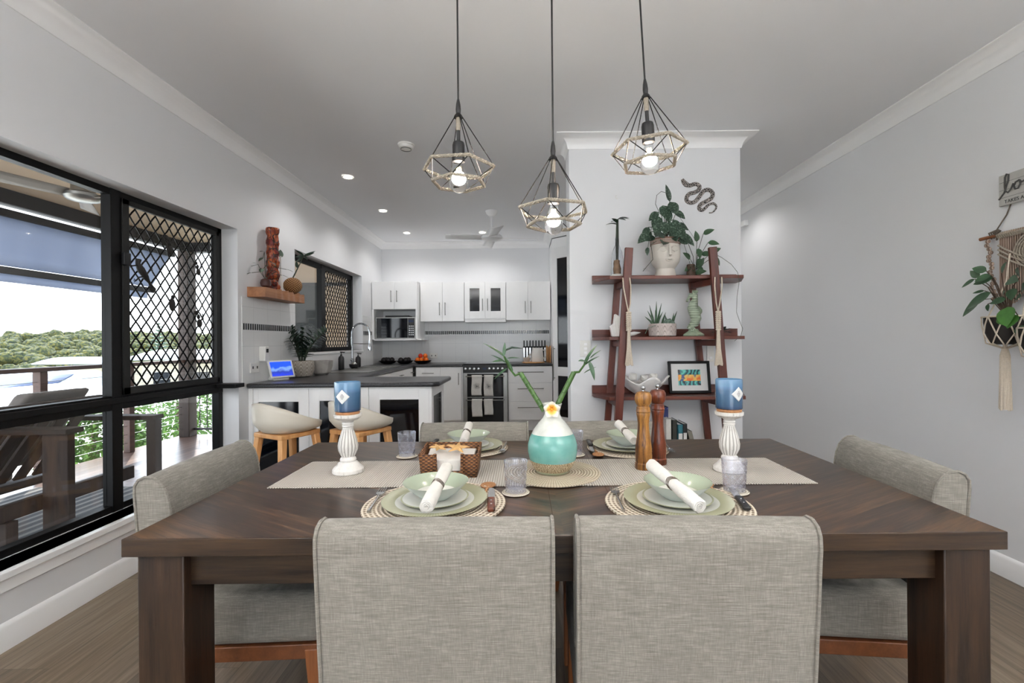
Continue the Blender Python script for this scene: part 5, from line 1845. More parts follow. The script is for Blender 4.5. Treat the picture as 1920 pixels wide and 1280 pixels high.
for sx_ in (-1, 1):
    for sy_ in (-1, 1):
        x, y = sx_ * (hw - .02 - .056), sy_ * (hd - .02 - .056)
        MB().box(x - .056, x + .056, y - .056, y + .056, 0, TZ - .043).build('leg', 'table_wood_z', tb, bevel=.003)
# thin edge board and the leaf seams of the top
m = MB()
MB().box(-hw - .001, hw + .001, -hd - .001, -hd + .012, TZ - .0435, TZ - .0005).build('edge_board', 'table_wood_x', tb, bevel=.002)
for x in (-.02, .16):
    MB().box(x - .0009, x + .0009, -hd + .012, hd - .004, TZ - .002, TZ + .0004).build('seam', 'red_brown', tb, smooth=False)

# chairs
def make_chair(label, x, y, rz):
    t = thing('dining_chair', label, 'chair', (x, y, 0), rz, 'upholstered chairs around the table')
    prof = [(-.245, .30), (-.262, .45), (-.276, .62), (-.288, .78), (-.287, .805), (-.277, .822), (-.258, .831), (-.236, .829), (-.219, .817), (-.204, .797), (-.193, .765), (-.186, .72), (-.181, .66), (-.181, .58), (-.181, .50), (-.181, .30)]
    m = MB()
    nx = 10
    vs, fs = [], []
    W = .255
    for i in range(nx + 1):
        u = i / nx * 2 - 1
        for (a, z) in prof:
            taper = 1 - .02 * max(0, .6 - z)
            vs.append((W * u * taper, a + .006 * (1 - u * u) * (1 if a > -.22 else -1) * min(1, (z - .3) * 4), z + .004 * (1 - u * u) * (z > .7)))
    k = len(prof)
    for i in range(nx):
        for j in range(k):
            l = (j + 1) % k
            fs.append((i * k + j, i * k + l, (i + 1) * k + l, (i + 1) * k + j))
    fs += [tuple(range(k)), tuple(nx * k + j for j in reversed(range(k)))]
    m.add(vs, fs)
    fixn(m.build('backrest', 'linen', t, bevel=.012, seg=3, angle=50))
    for s_ in (-1, 1):
        pts_ = [(s_ * (W - .002), a, z) for a, z in prof[:-1]]
        ctr = Vector((0, -.225, .6))
        MB().tube(pts_, .0042, 6).build('piping', 'linen', t)
    MB().box(-.253, .253, -.178, .25, .317, .47).build('seat', 'linen', t, bevel=.03, seg=4)
    MB().box(-.245, .245, -.24, .24, .27, .315).build('seat_frame', 'chair_wood_x', t, bevel=.003)
    for sx_ in (-1, 1):
        MB().bar((sx_ * .225, .215, .30), (sx_ * .235, .235, 0), .045, .045, (0, 1, 0), .028, .028).build('leg', 'chair_wood', t, bevel=.004)
        MB().bar((sx_ * .225, -.215, .30), (sx_ * .245, -.29, 0), .045, .045, (0, 1, 0), .028, .028).build('leg', 'chair_wood', t, bevel=.004)
    return t
ch = make_chair('grey-beige linen dining chair in front, its back towards us, left of the pair', -.192, 1.272, 0)
again(ch, 'grey-beige linen dining chair in front, its back towards us, right of the pair', (.378, 1.268, 0), rad(-2))
again(ch, 'linen chair at the table end beside the large window', (-.870, 1.63, 0), rad(-90 + 3))
again(ch, 'linen chair at the table end beside the bare right wall', (1.035, 1.63, 0), rad(90 - 6))
again(ch, 'linen chair across the table, behind the left far plate', (-.232, 1.985, 0), rad(180))
again(ch, 'linen chair across the table, behind the vase and far right plate', (.395, 1.987, 0), rad(180))

# runner, mats
def flat(z): return TZ + z
x0, ya = plane_pt(500, 916)
x1, _ = plane_pt(1540, 910)
_, yb = plane_pt(1000, 863)
t = thing('table_runner', 'ribbed cream cotton runner along the middle of the table', 'runner', ((x0 + x1) / 2, (ya + yb) / 2, TZ))
W_, D_ = (x1 - x0) / 2, (yb - ya) / 2
rr = random.Random(9)
m = MB().box(-W_, W_, -D_, D_, .0008, .0034)
m.build('cloth', 'runner_cotton', t, bevel=.001)
m = MB()
nn = int(2 * W_ / .0085)
for k in range(nn):
    xx = -W_ + (k + .5) * 2 * W_ / nn
    for sy_ in (-1, 1):
        m.ball((xx, sy_ * D_, .0019), (.0036, .0026, .0018), 6)
m.build('picot_edge', 'runner_cotton', t)
RZ = TZ + .0034

def mat_disc(name, label, px, py, r, mat, z=RZ, cat='placemat', group=None, th=.005):
    x, y = plane_pt(px, py, z)
    t = MB().lathe([(0, 0), (r - .002, 0), (r, th * .5), (r - .002, th), (0, th)], 64).build(name, mat)
    t.location = (x, y, z)
    tag(t, label, cat, group)
    return x, y
vx, vy = mat_disc('round_mat', 'round woven mat under the turquoise vase', 1036, 886, .166, 'centre_mat_fibre')
vz = RZ + .005
# vase
t = thing('vase', 'round white and turquoise ceramic vase with a sandy base', 'vase', (vx, vy - .008, vz))
prof = [(.046, 0), (.052, .002), (.060, .010), (.072, .028), (.081, .050), (.0855, .075), (.085, .098), (.078, .122), (.064, .148), (.046, .172), (.032, .188), (.0265, .200), (.0265, .212), (.031, .228), (.034, .236), (.031, .237), (.024, .215), (.023, .2), (.0, .19)]
MB().lathe(prof, 48).build('body', 'vase_glaze', t)
fl = MB()
fc = Vector((-.004, -.040, .222))
for k in range(5):
    a = pi / 2 + k * 2 * pi / 5
    d = Vector((cos(a), -.35, sin(a)))
    vs_ = []
    fl.leaf(fc, d, .034, .030, (0, -1, 0), droop=-.25, fold=-.15, nseg=7)
b_ = thing('frangipani', 'white frangipani flower with yellow centre on the vase neck', 'flower', (vx, vy - .008, vz))
fl.build('petals', 'petal', b_, thick=.0015)
plain('flower_centre', '#f0a02c', .5)
MB().ball((fc.x, fc.y - .001, fc.z), (.004, .003, .004), 12).build('centre', 'flower_centre', b_)
def bamboo(label, p0, p1, r, leaves, twig):
    t = thing('bamboo_stem', label, 'plant', (vx, vy - .008, vz))
    p0, p1 = Vector(p0), Vector(p1)
    pts_, rs = [], []
    N = 7
    for i in range(N):
        a, b = i / N, (i + 1) / N
        for q, f_ in ((a, 1.12), (a + .01, 1.0), (b - .01, 1.0)):
            pts_.append(p0.lerp(p1, q)); rs.append(r * f_)
    pts_.append(p1); rs.append(r * 1.05)
    MB().tube(pts_, rs, 14).build('cane', 'stem_green' if r > .0085 else 'stem_green', t)
    MB().tube(twig, [.0045, .004, .0035, .003][:len(twig)], 8).build('shoot', 'stem_green', t)
    m = MB()
    for (b, d, L, w_) in leaves:
        m.leaf(b, d, L, w_, (0, -.4, 1), nseg=7, droop=.18)
    m.build('leaves', 'leaf_mid', t)
def rel(px, py, d):
    """point seen at this pixel, at distance d, relative to the vase base"""
    dx, dy = px - 980, 640 - py
    c, s_ = cos(rad(.5)), sin(rad(.5))
    return ((dx * c + dy * s_) * d / 870 - vx, d - (vy - .008), CAM_H + (-dx * s_ + dy * c) * d / 870 - vz)
Dv = vy - .01
bamboo('green cane leaning left out of the vase with a long leafy shoot', rel(1020, 770, Dv), rel(976, 699, Dv + .03), .0085,
       [(rel(955, 685, Dv + .02), (-.6, -.1, .5), .075, .014), (rel(950, 672, Dv + .02), (-1, 0, .9), .10, .016), (rel(945, 668, Dv), (.05, 0, 1), .05, .012), (rel(952, 690, Dv), (-.7, -.3, -.4), .06, .012),
        (rel(946, 676, Dv), (-.9, -.2, .05), .045, .018), (rel(962, 698, Dv), (-.3, -.2, .9), .06, .012), (rel(950, 672, Dv + .03), (.6, .1, .1), .05, .012)],
       [rel(976, 699, Dv + .03), rel(966, 704, Dv + .03), rel(955, 690, Dv + .02), rel(945, 668, Dv)])
bamboo('green cane leaning right out of the vase with a leafy shoot', rel(1042, 765, Dv), rel(1076, 698, Dv + .02), .0088,
       [(rel(1094, 684, Dv), (.5, -.1, 1), .085, .014), (rel(1100, 678, Dv), (-.5, -.3, .15), .035, .022), (rel(1104, 676, Dv), (.35, -.3, -1), .07, .018), (rel(1094, 686, Dv), (.7, -.1, .6), .065, .012),
        (rel(1106, 672, Dv), (.5, 0, .5), .05, .008), (rel(1094, 700, Dv), (.7, -.1, .5), .05, .008)],
       [rel(1076, 698, Dv + .02), rel(1086, 697, Dv + .01), rel(1094, 686, Dv), rel(1104, 670, Dv)])
t = thing('leaf_arch', 'thin arching dark leaf rising behind the left cane', 'leaf', (vx, vy - .008, vz))
MB().tube([rel(944, 668, Dv + .02), rel(948, 656, Dv + .03), rel(960, 651, Dv + .03), rel(980, 653, Dv + .03)], [.002, .004, .004, .001], 6).build('blade', 'leaf_dark', t)

# candle holders with candles
def holder(label, px, py, lc, ll, flip):
    x, y = plane_pt(px, py, RZ)
    t = thing('candle_holder', label, 'candle holder', (x, y, RZ), 0, 'candle holders on the runner')
    MB().lathe([(.050, 0), (.0535, .004), (.053, .014), (.048, .020), (.040, .026), (.033, .036), (.026, .040), (.028, .046), (.026, .052), (.021, .056)], 40).build('base', 'distressed_white', t)
    MB().lathe([(.021, .054), (.026, .064), (.033, .080), (.0345, .096), (.031, .115), (.024, .138), (.0185, .155), (.018, .163)], 96, fn=lambda a, z, r: r * (1 - .055 * abs(cos(8 * a)) ** 3), cap=False).build('fluted_stem', 'distressed_white', t, angle=70)
    MB().lathe([(.0185, .161), (.020, .164), (.018, .168), (.020, .172), (.018, .177), (.022, .183), (.036, .188), (.046, .196), (.047, .206), (.043, .207), (.0, .204)], 40).build('cup', 'distressed_white', t)
    k = MB().lathe([(.0, 0), (.040, 0), (.0415, .005), (.040, .009), (0, .009)], 36).build('cork_coaster', 'cork')
    k.location = (x, y, RZ + .207)
    tag(k, lc, 'coaster')
    c = thing('candle', ll, 'candle', (x, y, RZ + .216))
    MB().lathe([(.040, 0), (.044, .003), (.0445, .10), (.0435, .104), (.0415, .103), (.0415, .008), (0, .006)], 48).build('jar', 'candle_blue', c)
    MB().lathe([(0, .0), (.041, 0), (.041, .078), (0, .077)], 32, Matrix.Translation((0, 0, .007))).build('wax', 'wax', c)
    a0 = -pi / 2 + flip
    m = MB()
    def lab(u, v):
        # diamond following the glass: u, v from the diamond's diagonals
        p, q = (u - .5), (v - .5)
        h_ = (p + q) * .025
        z_ = (q - p) * .025
        a = a0 + h_ / .0447
        return (.0449 * cos(a), .0449 * sin(a), .055 + z_)
    m.grid(lab, 10, 10)
    lb = m.build('label', 'paper', c, thick=.0006)
    m = MB()
    for i, (w_, z_) in enumerate([(.005, .063), (.010, .059), (.014, .055), (.010, .051), (.006, .047)]):
        m.grid(lambda u, v: (.0456 * cos(a0 + (u - .5) * w_ / .0447), .0456 * sin(a0 + (u - .5) * w_ / .0447), z_ + .0014 * v), 4, 1)
    m.build('label_text', 'ink', lb, thick=.0003)
    return t
holder('distressed white fluted candle holder on the runner, window side', 653, 885, 'round cork coaster under the left blue candle', 'blue glass candle with diamond label on the left holder', -.05)
holder('distressed white fluted candle holder behind the right tumbler', 1368, 882, 'round cork coaster under the right blue candle', 'blue glass candle with diamond label on the right holder', .32)

# tumblers on coasters
def tumbler(label, lc, px, py, on_runner, rz=0.):
    zb_ = RZ if on_runner else TZ
    x, y = plane_pt(px, py, zb_)
    c = MB().lathe([(0, 0), (.040, 0), (.042, .0025), (.040, .005), (0, .005)], 36).build('coaster', 'coaster_fibre')
    c.location = (x, y, zb_ + .0004)
    tag(c, lc, 'coaster', 'woven coasters under the tumblers')
    g = thing('tumbler', label, 'glass', (x, y, zb_ + .0056), rz, 'cut glass tumblers')
    m = MB()
    def cut(a, z, r):
        if z < .010 or z > .085: return r
        u, v = a * 8 / (2 * pi) * 1.0, z / .026
        p, q = abs(((u + v) % 1) - .5), abs(((u - v) % 1) - .5)
        return r - .0032 * (1 - min(1, min(p, q) * 5))
    prof = [(.028, 0), (.031, .002)] + [(.0315 + .005 * i / 22, .004 + .084 * i / 22) for i in range(23)] + [(.0365, .092), (.0355, .0945), (.0345, .092), (.0335, .05), (.030, .014), (.026, .011), (0, .010)]
    m.lathe(prof, 96, fn=cut)
    m.build('glass', 'cut_glass', g, angle=30)
tumbler('empty cut glass tumbler beside the left candle holder, far side', 'pale woven coaster under the left far tumbler', 763, 856, False)
tumbler('empty cut glass tumbler in front of the vase', 'pale woven coaster under the tumbler before the vase', 967, 924, False, .4)
tumbler('empty cut glass tumbler half hidden behind the vase', 'pale woven coaster under the tumbler behind the vase', 1077, 853, False, .9)
tumbler('empty cut glass tumbler in front of the right candle holder', 'pale woven coaster under the right tumbler', 1377, 922, False, 1.4)

# place settings
def napkin(label, e1, e2, r=.0175, g='rolled white napkins on the bowls'):
    a_ = Vector((*plane_pt(*e1[:2], e1[2]), e1[2])); b_2 = Vector((*plane_pt(*e2[:2], e2[2]), e2[2]))
    x, y, z = (a_ + b_2) / 2
    v_ = b_2 - a_
    L = v_.length
    ang, tilt = math.atan2(v_.y, v_.x), math.asin(v_.z / L)
    t = thing('rolled_napkin', label, 'napkin', (x, y, z), rot=(0, 0, 0), group=g)
    t.rotation_euler = (Matrix.Rotation(ang, 4, 'Z') @ Matrix.Rotation(-tilt, 4, 'Y')).to_euler()
    RM = Matrix.Rotation(pi / 2, 4, 'Y')
    prof = [(0, -L / 2 + .004), (r * .6, -L / 2), (r * .95, -L / 2 + .001), (r, -L / 2 + .008), (r * .98, -L / 5), (r * .84, 0), (r * .86, .012), (r * .97, L / 5), (r * .95, L / 2 - .004), (r * .8, L / 2), (0, L / 2 - .006)]
    MB().lathe(prof, 28, RM, fn=lambda a, z_, rr_: rr_ * (1 + .05 * sin(3 * a + z_ * 12) + .03 * sin(7 * a + z_ * 30))).build('cloth', 'linen_napkin', t)
    for e in (-1, 1):
        sp_ = []
        for i in range(40):
            a = i * .42
            q = .003 + (r * .86 - .003) * i / 39
            sp_.append((e * (L / 2 - .001), q * cos(a), q * sin(a)))
        MB().tube(sp_, .0016, 5).build('rolled_edge', 'linen_napkin', t)
    m = MB()
    for k, xx in enumerate((-.006, 0, .006)):
        m.tube([(xx + .004 * sin(a * 2), (r * .90) * cos(a), (r * .90) * sin(a)) for a in [i * 2 * pi / 20 for i in range(20)]], .0011, 5, closed=True)
    m.build('twine', 'twine', t)
    return t
def cutlery(name, label, x, y, z, rz, kind):
    t = thing(name, label, name.replace('_', ' '), (x, y, z), rz)
    if kind == 'fork':
        m = MB()
        m.tube([(0, -.10, .004), (0, -.02, .004), (0, .035, .006)], [.0045, .003, .0028], 8)
        m.prism([(-.004, .03), (.004, .03), (.012, .045), (.012, .058), (-.012, .058), (-.012, .045)], .004, .0065, 'Z')
        m.build('handle', 'silver', t)
        m = MB()
        for k in range(4):
            xx = -.0102 + k * .0068
            m.tube([(xx, .056, .0052), (xx, .085, .007), (xx, .10, .0055)], [.0016, .0014, .0008], 6)
        m.build('tines', 'silver', t)
    else:
        MB().prism([(-.010, 0), (.010, 0), (.0115, .06), (.009, .095), (.0, .105), (-.006, .10), (-.009, .05)], .003, .0045, 'Z').build('blade', 'silver', t)
        MB().box(-.0105, .0105, -.095, .0, .0015, .0125).build('handle', 'mill_dark' if kind == 'knife_brown' else 'black_plastic', t, bevel=.004)
        m = MB()
        for k in range(2):
            m.lathe([(.0028, .0125), (.0025, .0132), (0, .0132)], 10, Matrix.Translation((0, -.03 - .03 * k, 0)))
        m.build('rivet', 'silver', t)
    return t
def spoon(label, x, y, z, rz):
    t = thing('wooden_spoon', label, 'spoon', (x, y, z), rz)
    def bw(u, v):
        a = 2 * pi * u
        return (.024 * v * cos(a), .030 * v * sin(a), .003 + .006 * v * v)
    MB().grid(bw, 28, 6).build('bowl', 'cork', t, thick=.0025)
    MB().tube([(0, -.028, .0085), (0, -.09, .005), (0, -.15, .005)], [.005, .0035, .0045], 8).build('handle', 'cork', t)
def setting(wh, px, py, side_near, nap, fork, knife, kkind, spn=None):
    x, y = plane_pt(px, py, TZ)
    mr = .200 if side_near else .171
    m = MB().lathe([(0, 0), (mr - .002, 0), (mr, .003), (mr - .002, .006), (0, .006)], 72).build('placemat', 'placemat_fibre')
    m.location = (x, y, TZ + .0006)
    tag(m, 'round woven placemat at the ' + wh, 'placemat', 'woven placemats')
    z = TZ + .0068
    p = thing('dinner_plate', 'wide green-rimmed dinner plate at the ' + wh, 'plate', (x, y, z), 0, 'dinner plates')
    MB().lathe([(.07, 0), (.09, .002), (.108, .006), (.145, .013), (.147, .015), (.144, .0155), (.108, .009), (.09, .006), (0, .005)], 64).build('plate', 'plate_glaze', p)
    z += .0062
    s_ = thing('side_plate', 'small pale plate under the bowl at the ' + wh, 'plate', (x, y, z), 0, 'small plates')
    MB().lathe([(.055, 0), (.068, .003), (.094, .010), (.095, .0115), (.093, .0118), (.066, .006), (0, .005)], 56).build('plate', 'side_plate_glaze', s_)
    z += .0062
    b = thing('bowl', 'pale green bowl at the ' + wh, 'bowl', (x + .002, y + .004, z), 0, 'pale green bowls')
    MB().lathe([(.036, 0), (.042, .004), (.066, .022), (.090, .046), (.092, .048)], 56, cap=False).build('outside', 'bowl_outside', b)
    MB().lathe([(.092, .048), (.0895, .0475), (.064, .024), (.042, .008), (0, .006)], 56, cap=False).build('inside', 'bowl_glaze', b)
    MB().lathe([(.034, 0), (0, .001)], 40, cap=False).build('foot', 'bowl_outside', b)
    zz = z + .044
    napkin('rolled white napkin lying across the bowl at the ' + wh, nap[0], nap[1])
    cutlery('fork', 'steel fork on the placemat at the ' + wh, x + fork[0], y + fork[1], TZ + .0068, fork[2], 'fork')
    cutlery('table_knife', 'steak knife on the placemat at the ' + wh, x + knife[0], y + knife[1], TZ + .0068, knife[2], kkind)
    if spn:
        spoon('wooden spoon beside the placemat at the ' + wh, x + spn[0], y + spn[1], TZ + .0005, spn[2])
    return x, y
setting('near left place, before the wicker basket', 816, 946, True, ((799, 950, .834), (838, 876, .864)), (-.172, .02, rad(5)), (.158, .01, rad(4)), 'knife_brown', (.139, .148, rad(-3)))
setting('near right place, before the pepper mills', 1270, 946, True, ((1221, 871, .862), (1313, 950, .836)), (-.160, .03, rad(-3)), (.180, .02, rad(-12)), 'knife_black', (.14, .158, rad(5)))
setting('far left place, behind the wicker basket', 878, 841, False, ((869, 828, .834), (880, 796, .866)), (.155, -.03, rad(176)), (-.160, .03, rad(178)), 'knife_black')
setting('far right place, behind the pepper mills', 1177, 841, False, ((1159, 794, .868), (1189, 826, .834)), (.165, -.02, rad(172)), (-.155, .02, rad(178)), 'knife_black', (-.147, -.13, rad(180)))

# pepper mills
def mill(label, px, py, mat, z=RZ):
    x, y = plane_pt(px, py, z)
    t = thing('pepper_mill', label, 'pepper mill', (x, y, z), 0, 'wooden pepper mills')
    MB().lathe([(.029, 0), (.0305, .003), (.0305, .020), (.0275, .024), (.0285, .030), (.0295, .050), (.0285, .058), (.0295, .062), (.0285, .066), (.0290, .072), (.027, .085), (.0235, .110), (.0205, .140), (.0198, .160), (.0215, .180), (.0245, .196), (.0235, .200), (.0255, .204), (.0245, .209), (.0235, .213), (.0240, .220)], 40).build('body', mat, t)
    MB().lathe([(.0215, .219), (.0205, .224), (.0235, .228), (.0285, .238), (.0300, .250), (.0290, .262), (.0230, .272), (.010, .276), (0, .276)], 40).build('head', mat, t)
    MB().lathe([(.004, .274), (.004, .280), (.0075, .283), (.0085, .288), (.006, .293), (0, .295)], 20).build('knob', 'chrome', t)
mill('light striped wooden pepper mill, the nearer of the two', 1207, 878, 'mill_light')
mill('dark red-brown wooden pepper mill behind the light one', 1234, 869, 'mill_dark')

# wicker basket with napkins and starfish
bx, by = plane_pt(843, 893, RZ)
bk = thing('wicker_basket', 'brown wicker napkin basket with a cut-out front on the runner', 'basket', (bx, by + .045, RZ))
bw_, bd_, bh_ = .098, .058, .078
m = MB().hexa([(-bw_ * .92, -bd_, 0), (bw_ * .92, -bd_, 0), (bw_ * .92, bd_, 0), (-bw_ * .92, bd_, 0), (-bw_ * .92, -bd_, .006), (bw_ * .92, -bd_, .006), (bw_ * .92, bd_, .006), (-bw_ * .92, bd_, .006)])
m.build('bottom', 'wicker', bk)
def wall4(p, q, r_, s_, th, name):
    """slab between four points, thickened"""
    o = MB().add([p, q, r_, s_], [(0, 1, 2, 3)]).build(name, 'wicker', bk, thick=th)
    return o
wall4((-bw_ * .92, bd_, 0), (bw_ * .92, bd_, 0), (bw_, bd_ + .004, bh_ + .012), (-bw_, bd_ + .004, bh_ + .012), .007, 'back_wall')
for s_ in (-1, 1):
    wall4((s_ * bw_ * .92, -bd_, 0), (s_ * bw_ * .92, bd_, 0), (s_ * bw_, bd_ + .004, bh_ + .012), (s_ * bw_, -bd_ - .004, bh_), .007, 'side_wall')
    wall4((s_ * bw_ * .92, -bd_, 0), (s_ * bw_ * .46, -bd_, 0), (s_ * bw_ * .5, -bd_ - .004, bh_), (s_ * bw_, -bd_ - .004, bh_), .007, 'front_wall')
    MB().tube([(s_ * bw_ * .45, -bd_ - .003, .02), (s_ * bw_ * .47, -bd_ - .006, bh_ + .003)], .006, 8).build('trim_strip', 'wicker', bk)
wall4((-bw_ * .5, -bd_, 0), (bw_ * .5, -bd_, 0), (bw_ * .5, -bd_ - .001, .022), (-bw_ * .5, -bd_ - .001, .022), .007, 'front_lip')
MB().tube([(-bw_, -bd_ - .004, bh_), (-bw_, bd_ + .004, bh_ + .012), (bw_, bd_ + .004, bh_ + .012), (bw_, -bd_ - .004, bh_)], .0045, 8).build('rim', 'wicker', bk)
t = thing('paper_napkins', 'stack of white napkins held in the wicker basket', 'napkins', (bx, by + .045, RZ + .0065))
MB().hexa([(-.078, -.048, 0), (.078, -.048, 0), (.078, .048, 0), (-.078, .048, 0), (-.080, -.046, .052), (.080, -.046, .050), (.084, .050, .068), (-.084, .050, .070)]).build('stack', 'linen_napkin', t, bevel=.004)
def star(label, x, y, z, R, rz, tilt):
    m = MB()
    n = 5
    ring, mid = [], []
    vs_ = [(0, 0, .010)]
    for k in range(10):
        a = 2 * pi * k / 10
        r_ = R if k % 2 == 0 else R * .34
        vs_.append((r_ * cos(a), r_ * sin(a), .001 if k % 2 == 0 else .0))
    for k in range(5):
        a = 2 * pi * k / 5
        vs_.append((R * .55 * cos(a), R * .55 * sin(a), .008))
    fs_ = []
    for k in range(5):
        tip = 1 + 2 * k
        l, r_ = 1 + (2 * k - 1) % 10, 1 + (2 * k + 1) % 10
        rg_ = 11 + k
        fs_ += [(0, rg_, l), (0, r_, rg_), (rg_, tip, l), (rg_, r_, tip)]
    fs_.append(tuple(range(10, 0, -1)))
    m.add(vs_, fs_)
    o = fixn(m.build('starfish', 'starfish', bevel=.002))
    o.location = (x, y, z)
    o.rotation_euler = (tilt, 0, rz)
    tag(o, label, 'starfish')
star('dried starfish on the basket napkins, right and upper one', bx + .022, by + .040, RZ + .088, .050, .3, .25)
star('dried starfish on the basket napkins, left one', bx - .046, by + .046, RZ + .087, .038, .9, .2)

# ================================================================ PENDANTS
def pendant(label, px, d, z_ring, off, cord_px=None, tilt=0.):
    X = (px - 980) * d / 870
    t = thing('pendant_light', label, 'pendant light', (X, d, z_ring), tilt, 'rope and wire pendant lights')
    t.rotation_euler = (0, tilt, 0)
    MB().tube([(0, 0, .235), (0, 0, ZC - z_ring - .02)], .0032, 8).build('cord', 'black_plastic', t)
    MB().lathe([(.045, ZC - z_ring - .022), (.05, ZC - z_ring - .018), (.05, ZC - z_ring)], 28).build('ceiling_rose', 'black_plastic', t)
    MB().lathe([(.016, .175), (.014, .182), (.008, .190), (.009, .205), (.0075, .222), (.004, .240), (0, .240)], 18).build('cap', 'black_plastic', t)
    MB().lathe([(.0075, .13), (.0085, .135), (.0085, .172), (.0075, .176)], 16, fn=lambda a, z, r: r * (1 + .06 * sin(z * 2500))).build('rope_binding', 'jute', t)
    MB().lathe([(.0065, .09), (.0065, .135)], 14).build('stem', 'black_plastic', t)
    MB().lathe([(.021, .020), (.0215, .022), (.0215, .078), (.019, .088), (.012, .092), (.0065, .094)], 28).build('socket', 'black_plastic', t)
    # cage: apex - wide ring - narrow ring
    R1, R2 = .1255, .094
    up = [Vector((R1 * cos(off + k * pi / 3), R1 * sin(off + k * pi / 3), 0)) for k in range(6)]
    lo = [Vector((R2 * cos(off + pi / 6 + k * pi / 3), R2 * sin(off + pi / 6 + k * pi / 3), -.054)) for k in range(6)]
    m = MB()
    for k in range(6):
        top = Vector((up[k].x * .10, up[k].y * .10, .180))
        m.tube([top, up[k]], .0017, 6)
        m.tube([up[k], lo[k]], .0017, 6).tube([up[k], lo[k - 1]], .0017, 6)
    m.tube([(.0125 * cos(a), .0125 * sin(a), .180) for a in [i * pi / 6 for i in range(12)]], .0017, 6, closed=True)
    m.build('wire_cage', 'black_frame', t)
    for nm, ring in (('upper_rope', up), ('lower_rope', lo)):
        m = MB()
        for s_ in range(3):
            pts_ = []
            for k in range(6):
                a, b = ring[k], ring[(k + 1) % 6]
                ax = (b - a).normalized()
                u = ax.cross(Vector((0, 0, 1))).normalized()
                n = 22
                for i in range(n):
                    q = i / n
                    ph = 2 * pi * (q * 5 + s_ / 3) + k * 10 * pi
                    pts_.append(a.lerp(b, q) + (u * cos(ph) + Vector((0, 0, 1)) * sin(ph)) * .0030)
            m.tube(pts_, .0036, 6, closed=True)
        m.build(nm, 'jute', t)
    bprof = [(.0125, .022), (.014, .010), (.020, -.008), (.029, -.034), (.0325, -.052), (.0315, -.066), (.025, -.079), (.012, -.086), (0, -.087)]
    MB().lathe(bprof[::-1], 32).build('bulb', 'bulb_glass', t)
    m = MB()
    for k in range(6):
        a = k * pi / 3
        m.tube([(.006 * cos(a), .006 * sin(a), .0), (.010 * cos(a + .3), .010 * sin(a + .3), -.055)], .0011, 5)
    m.build('filament', 'filament', t)
    light('pendant_bulb', 'POINT', (X + sin(tilt) * -.04, d, z_ring - .035), PEND, (1, .90, .78), .03)
PEND = 31.0
pendant('rope-trimmed wire pendant with lit bulb, the left one', 863, 1.63, 1.832, rad(-7))
pendant('rope-trimmed wire pendant with lit bulb, the middle and lowest one', 1040, 1.63, 1.682, rad(18))
pendant('rope-trimmed wire pendant with lit bulb, the right one above the mills', 1220, 1.60, 1.880, rad(-16), tilt=rad(-3))

# ================================================================ RIGHT WALL
XW = XR
def wp(px, py, off=0.03):
    """point on the right wall plane (offset into the room) seen at a pixel"""
    dx, dy = px - 980, 640 - py
    c, s_ = cos(rad(.5)), sin(rad(.5))
    tx_, ty_ = dx * c + dy * s_, -dx * s_ + dy * c
    d = (XW - off) * 870 / tx_
    return Vector((XW - off, d, CAM_H + ty_ * d / 870))
hg = thing('macrame_hanger', 'macrame wall hanging with plant pockets on the right wall', 'wall hanging')
a = wp(1838, 449)
yl = a.y
zd = a.z
MB().tube([(XW - .03, yl, zd), (XW - .03, yl - .5, zd + .01)], .009, 10).build('dowel', 'chair_wood', hg)
b = wp(1920, 276)
MB().tube([(XW - .03, yl - .07, zd + .01), (XW - .005, yl - .11, zd + .10), (XW - .005, yl - .27, zd + .47)], .0035, 6).tube([(XW - .03, yl - .45, zd + .01), (XW - .005, yl - .42, zd + .10), (XW - .005, yl - .27, zd + .47)], .0035, 6).build('cord', 'twine', hg)
m = MB()
for k in range(7):
    m.tube([(XW - .03, yl - .075 + .015 * cos(k), zd - .012 + .012 * sin(k * 1.3)), (XW - .04, yl - .055 - .01 * k, zd + .02), (XW - .03, yl - .09, zd + .03)], .004, 6)
m.build('knot', 'twine', hg)
# woven panel: many vertical cords with a patterned band
m = MB()
for k in range(34):
    yy = yl - .095 - k * .0105
    zb2 = zd - .30 - .05 * abs(sin(k * .3))
    m.tube([(XW - .022, yy, zd + .003), (XW - .022, yy, zb2)], .0052, 6)
pn_ = m.build('woven_panel', 'macrame', hg)
m = MB()
for k in range(34):
    yy = yl - .095 - k * .0105
    m.tube([(XW - .03, yy, zd + .012), (XW - .040, yy, zd), (XW - .030, yy, zd - .014)], .0052, 6)
for arc_ in range(3):
    pts_ = []
    for i in range(22):
        q = i / 21
        pts_.append((XW - .034, yl - .095 - .36 * q, zd - .05 - arc_ * .022 - .10 * (1 - abs(2 * q - 1) ** 1.4)))
    m.tube(pts_, .0048, 6)
for arc_ in range(5):
    m.tube([(XW - .034, yl - .27 + (.05 + .012 * arc_) * cos(t_), zd - .10 + (.04 + .012 * arc_) * sin(t_)) for t_ in [i * pi / 10 for i in range(20)]], .004, 6, closed=True)
m.build('raised_knots', 'jute', hg)
m = MB()
c1 = wp(1853, 450)
c2 = wp(1872, 530)
for k in range(16):
    q = k / 15
    m.ball((XW - .035, yl - .045 + .008 * sin(k * 1.7) - .03 * q, zd - .02 - .30 * q), (.010, .011, .012), 8)
m.build('braid', 'macrame', hg)
